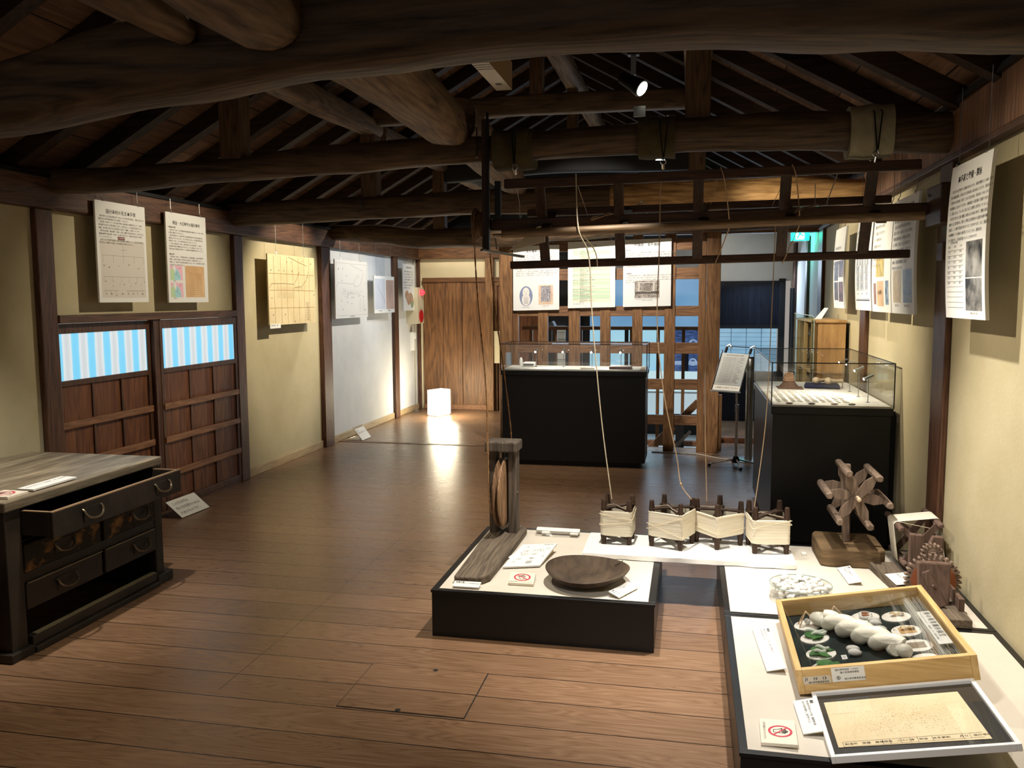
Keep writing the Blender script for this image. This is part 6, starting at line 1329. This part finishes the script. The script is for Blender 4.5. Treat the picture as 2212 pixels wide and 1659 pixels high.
for q in range(4):
    a_ = math.radians(45+90*q+8); p = (CX+math.cos(a_)*.122, CZ+math.sin(a_)*.122); rb.append(p)
    mk('reel_bar', MB().beam([(4.20,p[0],p[1],.008,.008),(4.21,p[0],p[1],.014,.014),(4.50,p[0],p[1],.015,.015),(4.51,p[0],p[1],.008,.008)], 10, 2.2, .02, q, axis='Y'), M_GR, r, smooth=True)
for y in (4.25, 4.44):
    m = MB()
    for q in (0, 1): (xa, za), (xb, zb__) = rb[q], rb[q+2]; m.bar((xa,y+.008*q,za), (CX,y+.008*q,CZ), .024, .010, up=(0,1,0), w2=.036); m.bar((CX,y+.008*q,CZ), (xb,y+.008*q,zb__), .036, .010, up=(0,1,0), w2=.024)
    mk('arm_cross', m, M_GR, r)
mk('axle', MB().tube([(1.072,3.99,.408),(CX,4.50,CZ)], .009, 10), M_GR, r)
m = MB(); nb = 22; pc = []
for q in range(4):
    cx_, cz_ = rb[q]; a0_ = math.radians(45+90*q+8)
    for t in (-.6, -.3, 0, .3, .6): pc.append((cx_+math.cos(a0_+t*1.2)*.018, cz_+math.sin(a0_+t*1.2)*.018))
for i in range(nb+1):
    y = 4.28+.135*i/nb; k_ = 1.0+(.006*(i % 2))
    for (x, z_) in pc: m.v.append(Vector((CX+(x-CX)*k_, y, CZ+(z_-CZ)*k_)))
n_ = len(pc)
for i in range(nb):
    for q in range(n_): m.f.append((i*n_+q, i*n_+(q+1) % n_, (i+1)*n_+(q+1) % n_, (i+1)*n_+q))
mk('yarn_winding', m, mottled('winder_yarn', c(222,214,192), c(244,238,222), 3, .85, .5, (2,90,2), 3, .15, .3, .7, fine=4), r, smooth=True, auto=50)
mk('loose_strand', MB().tube([(rb[1][0],4.27,rb[1][1]+.02),(CX+.05,4.26,CZ+.07),(rb[0][0]-.01,4.26,rb[0][1]-.02),(rb[0][0]-.02,4.26,rb[0][1])], .0012, 5), M_YARN, r)
top('wooden_plank', MB().poly([(.872,4.36,H),(.998,4.36,H),(1.02,3.90,H),(.935,3.86,H)], (0,0,.034)), M_GW, 'short grey wooden plank lying left of the geared winder', 'plank', bevel=.004)
# ---- cards on the right platforms (read from the left side)
def lcard(x, y, L, D, label, title, lines, tilt=.12, size=.0095, turn=0, t=.003, z0=H):
    u = Vector((math.sin(turn), -math.cos(turn), 0)); v = Vector((math.cos(turn), math.sin(turn), 0))
    return card(Fr((x, y, z0), u, v), L, D, label, title, lines, t=t, tilt=tilt, size=size)
lcard(.262, 3.425, .395, .068, 'long tilted caption card on the cream top left of the silk box', '標本箱', ['農家から大切なものとして子どもたちに蚕の一生を教えました。', '蚕の成長の様子がわかります。'], .22, .0085, turn=.06)
lcard(.350, 2.812, .215, .066, 'caption card standing between the no-touch tile and the white frame', '種紙', ['蚕の蛾が卵を産みつけた紙、養蚕農家は種', '紙から幼虫を飼育し、繭を作りました。'], .25, .0085, turn=.03)
lcard(.722, 4.300, .235, .062, 'caption card in front of the wooden block of the star reel', '座繰', ['繭から引いた糸を巻き取る枠です。', '本多家で使用されました。'], .22, .0085, turn=.06)
lcard(.905, 4.130, .150, .095, 'caption card lying on the grey plank beside the geared winder', '座繰器', ['繭から糸を巻き取る道具です。', '歯車で糸枠を回しました。'], .12, .0085, turn=.12, z0=H+.035)
f = Fr((.232, 2.665, H), (-.04,-1,0), (1,-.06,.06)); hand_sign(f, .150, .105, 'no-touch tile with red ring in the near corner of the right platform', t=.010)
r = thing('small_tag', 'tiny white numbered tag on the cream top left of the wooden block', 'tag', (.60, 4.515, H)); mk('tag', MB().poly([(.582,4.50,H),(.606,4.50,H),(.606,4.535,H),(.582,4.535,H)], (0,0,.010)), M_WHITE, r, bevel=.001)
# ---- glass dish of cocoons
DX, DY = .495, 3.835
r = thing('glass_dish', 'round straight-sided glass dish full of white cocoons', 'dish', (DX, DY, H))
mk('dish', MB().lathe([(.001,.0),(.128,.0),(.133,.004),(.133,.066),(.131,.069),(.127,.066),(.127,.006),(.001,.005)], (DX,DY,H), 56), M_GLASS, r, smooth=True, auto=40)
mk('rim', MB().tube([(DX+.131*math.cos(2*PI*t/56), DY+.131*math.sin(2*PI*t/56), H+.068) for t in range(57)], .0022, 6, False), plain('glass_edge', c(150,164,156), .1), r, smooth=True)
M_COC = mottled('cocoon_white', c(214,212,206), c(226,224,218), 20, .8, .3, fine=160)
ck = None; rg = random.Random(8); pos = []
for layer in range(4):
    tries = 0; cnt = 0; tgt_ = (36, 34, 34, 34)[layer]
    while cnt < tgt_ and tries < 6000:
        tries += 1; a_ = rg.uniform(0, 2*PI); q = math.sqrt(rg.random())*.112; x, y = DX+q*math.cos(a_), DY+q*math.sin(a_)
        if all((x-p[0])**2+(y-p[1])**2 > (.0268)**2 for p in pos if p[2] == layer): pos.append((x, y, layer)); cnt += 1
for (x, y, l_) in pos:
    if ck is None: ck = o = mk('cocoon', MB().blob((0,0,0), (.0185,.0125,.0125), 14, 9), M_COC, None, smooth=True)
    else: o = ck.copy(); COL.objects.link(o)
    hh = (.6-((x-DX)**2+(y-DY)**2)/.0117*.6)*.012
    o.location = (x, y, H+.009+.0145*l_); o.rotation_euler = (rg.uniform(-.2,.2), rg.uniform(-.2,.2), rg.uniform(0, PI))
    props(o, 'white silkworm cocoon in the round glass dish', 'cocoon', 'cocoons heaped in the glass dish')
r = thing('dish_tag', 'tiny white tag lying on the heap of cocoons', 'tag', (.50, 3.87, H+.075)); ft = Fr((.487, 3.862, H+.0755), (1,-.1,0), (.1,1,0)); mk('tag', MB().slab(ft, 0, 0, .028, .026, .004, d0=.004), M_WHITE, r)
lettering(r, ft, [dict(body='繭', size=.010, u=.009, v=.017, d=.0046)], M_INK)
# ---- silk specimen box, propped up on its wall side
M_OAK = wood('oak_box', c(188,150,92), c(222,188,130), 'X', 1.0, .5, .15, .4); M_OAKY = wood('oak_box_side', c(188,150,92), c(222,188,130), 'Y', 1.0, .5, .15, .4)
TV = Vector((.55, 0, .10)).normalized(); fb = Fr((.36, 3.54, .312), (0,-1,0), TV); BU, BV, BD = .68, .56, .085
r = thing('specimen_box', 'oak-framed glass-topped box showing silk skeins, leaves and moth discs', 'specimen box', fb(BU/2, BV/2, -BD))
fw = .021
mk('side_wall', MB().slab(fb, 0, 0, BU, fw, BD), M_OAKY, r, bevel=.002); mk('side_wall', MB().slab(fb, 0, BV-fw, BU, BV, BD), M_OAKY, r, bevel=.002)
mk('end_wall', MB().slab(fb, 0, fw, fw, BV-fw, BD), M_OAK, r, bevel=.002); mk('end_wall', MB().slab(fb, BU-fw, fw, BU, BV-fw, BD), M_OAK, r, bevel=.002)
mk('back_board', MB().slab(fb, fw, fw, BU-fw, BV-fw, .012, d0=-.065), mottled('green_black_felt', c(14,22,20), c(28,40,36), 5, .85, .1), r)
mk('glass_lid', MB().slab(fb, fw*.7, fw*.7, BU-fw*.7, BV-fw*.7, .003, d0=-.006), M_GLASS, r)
mk('prop_block', MB().box(.80, .90, 2.95, 3.45, H, H+.075), M_BLACKM, r)
D_ = -.0648; M_DISC = plain('disc_white', c(234,230,222), .6)
discs = [(.145,.100),(.120,.210),(.120,.318),(.146,.426),(.288,.430),(.424,.433),(.277,.108),(.422,.110),(.548,.437),(.545,.112)]
for q, (u, v) in enumerate(discs):
    o = mk('disc', MB().disc(fb, (u, v), .052, 32, D_+.003).disc(fb, (u, v), .052, 32, D_+.0005), M_DISC, r)
    mk('lettering', MB().text(fb, '%d　%s' % (q+1, '繭まぶし蛹蛾卵板幼葉桑糸'[q]), .008, u-.030, v-.036, 'LEFT', d=D_+.0036), M_INK, o)
M_STRAW = plain('straw_pale', c(206,180,146), .8); M_LEAF = mottled('mulberry_leaf', c(34,84,36), c(84,138,66), 12, .6, .3); M_WORM = plain('silkworm_white', c(216,222,208), .6)
for q in (0, 1):
    u, v = discs[q]; m = MB()
    for s_ in (-1, 1):
        for t in (-.022, .022): m.tube([fb(u+t, v+s_*.034, D_+.004), fb(u+t*.5, v+s_*.014, D_+.038), fb(u, v, D_+.058)], .0026, 5)
        for k_ in range(3): m.tube([fb(u-.022+.008*k_, v+s_*(.030-.008*k_), D_+.010+.012*k_), fb(u+.022-.008*k_, v+s_*(.030-.008*k_), D_+.010+.012*k_)], .0018, 5)
    mk('straw_frame', m, M_STRAW, r); mk('cocoon', MB().blob(fb(u, v, D_+.018), (.012,.018,.010)), M_COC, r, smooth=True)
def leaf(u, v, L, W_, a_, d0):
    m = MB(); n = 9; ca, sa = math.cos(a_), math.sin(a_); b = len(m.v)
    for i in range(n+1):
        t = i/n; wd = W_*math.sin(PI*t**.8)*(1+.12*(i % 2))
        for s_ in (-1, 0, 1): x, y = (t-.5)*L, s_*wd/2; m.v.append(fb(u+x*ca-y*sa, v+x*sa+y*ca, d0+(.005 if s_ else .0)+.004*math.sin(t*5)))
    for i in range(n):
        for s_ in (0, 1): A = 3*i+s_; m.f.append((A, A+3, A+4, A+1))
    return m
def worm(u, v, L, a_, d0):
    ca, sa = math.cos(a_), math.sin(a_); P = [fb(u+(t-.5)*L*ca, v+(t-.5)*L*sa, d0+.004*math.sin(t*7)) for t in [i/12 for i in range(13)]]
    return MB().tube(P, [.003+.0035*math.sin(PI*i/12)**.5+.0006*(i % 2) for i in range(13)], 10)
for (u, v, L, W_, a_) in ((.268,.100,.075,.045,.6),(.285,.120,.06,.035,2.3),(.400,.118,.085,.040,1.4),(.432,.098,.065,.038,1.9),(.452,.118,.05,.03,1.2),(.528,.115,.08,.05,.9),(.54,.14,.05,.035,.2),(.555,.09,.05,.03,1.8)):
    mk('mulberry_leaf', leaf(u, v, L, W_, a_, D_+.006), M_LEAF, r, smooth=True)
for (u, v, L, a_) in ((.235,.115,.075,1.35),(.262,.128,.060,1.8),(.395,.120,.05,1.1),(.425,.108,.04,1.5)): mk('silkworm', worm(u, v, L, a_, D_+.014), M_WORM, r, smooth=True)
m = MB()
for (du, dv) in ((-.012,.0),(.014,-.003)): m.lathe([(.012,0),(.021,.004),(.019,.010),(.001,.011)], fb(.118+du, .322+dv, D_+.003), 18, fb.n, ey=1.3)
mk('opened_cocoon', m, M_COC, r, smooth=True); mk('pupa', MB().blob(fb(.108,.322,D_+.015), (.016,.009,.004)).blob(fb(.132,.319,D_+.015), (.016,.009,.004)), plain('pupa_brown', c(150,92,52), .6), r, smooth=True)
M_MOTH = plain('moth_cream', c(212,190,150), .8)
for (u, v) in ((.138,.432),(.282,.437)):
    for s_ in (-1, 1): mk('moth_wing', leaf(u, v+s_*.014, .028, .022, .6*s_+1.57, D_+.008), M_MOTH, r)
    mk('moth_body', MB().blob(fb(u, v, D_+.010), (.010,.004,.004)), M_MOTH, r, smooth=True)
mk('egg_card', MB().slab(fb, .262, .405, .314, .462, .0012, d0=D_+.0045), plain('egg_card_tan', c(196,158,104), .8), r)
mk('egg_card', MB().slab(fb, .400, .405, .448, .463, .0012, d0=D_+.0045), mottled('egg_card_grey', c(110,98,84), c(170,154,132), 120, .8), r)
# braided silk skein
M_SILK = None
def silk_mat():
    m, nt, b = newmat('raw_silk'); L = nt.links.new
    b.inputs['Base Color'].default_value = c(220,216,200); b.inputs['Roughness'].default_value = .38; b.inputs['Sheen Weight'].default_value = .4; b.inputs['Anisotropic'].default_value = .5
    tc = N(nt, 'ShaderNodeTexCoord'); n = N(nt, 'ShaderNodeTexNoise', i_Scale=60, i_Detail=5); mp = N(nt, 'ShaderNodeMapping'); mp.inputs['Scale'].default_value = (.5,4,4); mp.inputs['Rotation'].default_value = (0,0,.9); L(tc.outputs['Object'], mp.inputs[0]); L(mp.outputs[0], n.inputs[0])
    bp = N(nt, 'ShaderNodeBump', i_Strength=.35, i_Distance=.004); L(n.outputs[0], bp.inputs['Height']); L(bp.outputs[0], b.inputs['Normal']); return m
M_SILK = silk_mat()
sk = thing('silk_skein', 'thick twisted white raw-silk skein lying diagonally inside the oak box', 'silk skein', fb(.33, .26, D_))
P0 = Vector((.185,.165)); P1 = Vector((.500,.362)); dd = (P1-P0); nn = Vector((-dd.y, dd.x)).normalized()
def br(t, s_): q = P0+dd*t; off = nn*math.sin(t*PI*4.4+s_)*.017; return fb(q.x+off.x, q.y+off.y, D_+.036+.016*math.cos(t*PI*4.4+s_))
for s_ in (0, PI): mk('strand', MB().tube([br(i/60, s_) for i in range(61)], [.013+.013*math.sin(PI*min(1, .12+i/60*.80))**.6+.004*abs(math.sin(i/60*PI*4.4+s_)) for i in range(61)], 16), M_SILK, sk, smooth=True)
mk('loop_end', MB().blob(fb(.172,.152,D_+.030), (.052,.038,.026), 16, 10, Matrix.Rotation(-.9, 3, 'Z')), M_SILK, sk, smooth=True)
mk('tail', MB().tube([fb(*(P0+dd*(.97+.02*q)), D_+.031-.0006*q) for q in range(9)], [.016,.0165,.019,.022,.0245,.025,.024,.019,.008], 14), M_SILK, sk, smooth=True)
mk('foil_tie', MB().tube([fb(.225,.130,D_+.006), fb(.235,.15,D_+.012), fb(.225,.17,D_+.008)], .006, 6), plain('foil', c(190,194,192), .25, .8), sk)
for q, (a_, b_) in enumerate(((.185,.340),(.213,.338),(.272,.344),(.300,.341),(.425,.220),(.458,.221))):
    top('floss_silk_puff', MB().blob(fb(a_, b_, D_+.012), (.024,.015,.012), 14, 9), M_COC, ['upper puff of floss silk near the disc of opened cocoons', 'second puff of floss silk near the disc of opened cocoons', 'third puff of floss silk beside the skein', 'fourth puff of floss silk beside the skein, nearer the front', 'upper puff of floss silk near the front of the oak box', 'lowest puff of floss silk near the front edge of the oak box'][q], 'floss silk', smooth=True)
m = MB(); ml = MB()
for (u, v, t_) in ((.232,.300,'真綿'), (.325,.305,'生糸'), (.470,.182,'玉繭')):
    m.slab(fb, u-.017, v-.009, u+.017, v+.009, .002, d0=D_+.004); ml.text(fb, t_, .010, u-.010, v+.004, d=D_+.0046)
mk('small_label', m, M_WHITE, r); mk('lettering', ml, M_INK, r)
sb = thing('silk_fibre_bundle', 'loose bundle of straight silvery silk fibres along the wall side of the oak box', 'silk fibres', fb(.33, .52, D_)); m = MB(); rg = random.Random(6)
for i in range(70):
    v0 = .478+.058*rg.random(); u0 = .03+.03*rg.random(); m.tube([fb(u0, v0, D_+.004+.030*rg.random()), fb(.62-.05*rg.random(), v0-.015+.03*rg.random(), D_+.004+.030*rg.random())], .0007, 3)
mk('fibres', m, plain('fibre_silver', c(186,186,180), .4), sb)
fl_ = Fr(fb(.232, .484, -.018), fb.u, fb.v); ls = thing('title_strip', 'long white title strip lying on the fibres inside the oak box', 'title strip', fl_(.15, .02, 0))
mk('strip', MB().slab(fl_, 0, 0, .300, .044, .002, d0=.0), M_WHITE, ls)
lettering(ls, fl_, [dict(body='蚕の発育順序模型', size=.024, u=.012, v=.040, space=1.45), dict(body='かいこのはついくじゅんじょ　標本番号　二十八　国分寺小学校', size=.0085, u=.016, v=.012)], M_INK)
ff = Fr((.372, 2.8555, .22), (.985,0,.17), (-.17,0,.985)); FO = Fr(fb(BU, 0, -BD)-Vector((0,.0008,0)), TV, fb.n)
mk('number_tag', MB().slab(FO, .020, .034, .108, .060, .0006, d0=.0006), plain('tag_silver', c(206,196,178), .5), r)
mk('museum_label', MB().slab(FO, .112, .034, .216, .082, .0006, d0=.0006), M_WHITE, r)
lettering(r, FO, [dict(body='J1　10　13', size=.0145, u=.026, v=.0585, d=.0014, bold=.015), dict(body='国分寺市教育委員会', size=.0072, u=.036, v=.0425, d=.0014), dict(body='国分寺市指定　S 0000', size=.0075, u=.124, v=.078, d=.0014), dict(body='　　蚕の発育順序模型', size=.0075, u=.124, v=.068, d=.0014), dict(body='国分寺市教育委員会', size=.0075, u=.150, v=.046, d=.0014)], M_INK)
mk('round_mark', MB().ring(FO, (.132,.048), .0045, .006, 20, .0016).disc(FO, (.132,.048), .002, 10, .0016), M_INK, r)
# ---- white framed egg sheet
TV2 = Vector((.49, 0, .092)).normalized(); fw_ = Fr((.411, 2.853, .246), (0,-1,0), TV2); FU, FV = .412, .498
r = thing('white_frame', 'white picture frame propped at the front of the right platform, holding a speckled egg sheet', 'picture frame', fw_(FU/2, FV/2, -.022))
t = .013
mk('frame', MB().slab(fw_, 0, 0, FU, t, .022).slab(fw_, 0, FV-t, FU, FV, .022).slab(fw_, 0, t, t, FV-t, .022).slab(fw_, FU-t, t, FU, FV-t, .022), plain('frame_white', c(240,240,238), .4), r, bevel=.0015)
mk('backing', MB().slab(fw_, t, t, FU-t, FV-t, .008, d0=-.012), plain('backing_black', c(22,22,20), .4), r)
mk('glazing', MB().slab(fw_, t, t, FU-t, FV-t, .001, d0=-.005), glass('frame_glazing', (1,1,1,1), .03), r)
mk('egg_sheet', MB().add([fw_(.062,.030,-.0105), fw_(.345,.030,-.0105), fw_(.356,.440,-.0105), fw_(.062,.432,-.0105)], [(0,1,2,3)]), mottled('egg_paper', c(218,198,158), c(234,218,182), 6, .8, .1), r)
m = MB(); rg = random.Random(12)
for i in range(900):
    u, v = rg.gauss(.215,.055), rg.gauss(.235,.085)
    if .075 < u < .30 and .05 < v < .42: s_ = rg.uniform(.0004,.0011); m.rect(fw_, u-s_, v-s_, u+s_, v+s_, -.0102)
mk('egg_speckles', m, plain('egg_brown', c(150,118,66), .8), r)
m = MB()
for (a_, b_) in ((.318,.322),(.345,.349)): m.rect(fw_, a_-.0012, .045, a_, .425, -.0101)
x = .045
for w__ in (.11,.02,.03,.025,.02,.04,.08,.02,.03): m.rect(fw_, .318, x, .346, x+.0012, -.0101); x += w__
mk('form_lines', m, M_INKG, r)
ftx = Fr(fw_(.341, .05, 0), fw_.v, -fw_.u); mm = MB()
mm.text(ftx, '製造所　原種　蠶種検査　二十八号　明治　本多家製　　月日　国分寺村', .0120, 0, .0155, d=-.0100)
mk('lettering', mm, M_INK, r)
mk('pasted_label', MB().rect(fw_, .085, .040, .145, .115, -.0101), plain('pasted_cream', c(226,210,176), .8), r)
mk('glass_holder', MB().slab(Fr((.905,3.0,H+.001),(0,-1,0),(1,0,.05)), 0, 0, .52, .28, .004), M_GLASS, r) if False else None
mk('prop_stand', MB().poly([(.86,2.50,H),(.86,2.84,H),(.90,2.84,H),(.90,2.50,H)], (0,0,.075)), M_GLASS, r)
# tidy: nothing left over
for o in list(bpy.data.objects):
    if o.name.startswith('tmp_'): bpy.data.objects.remove(o)
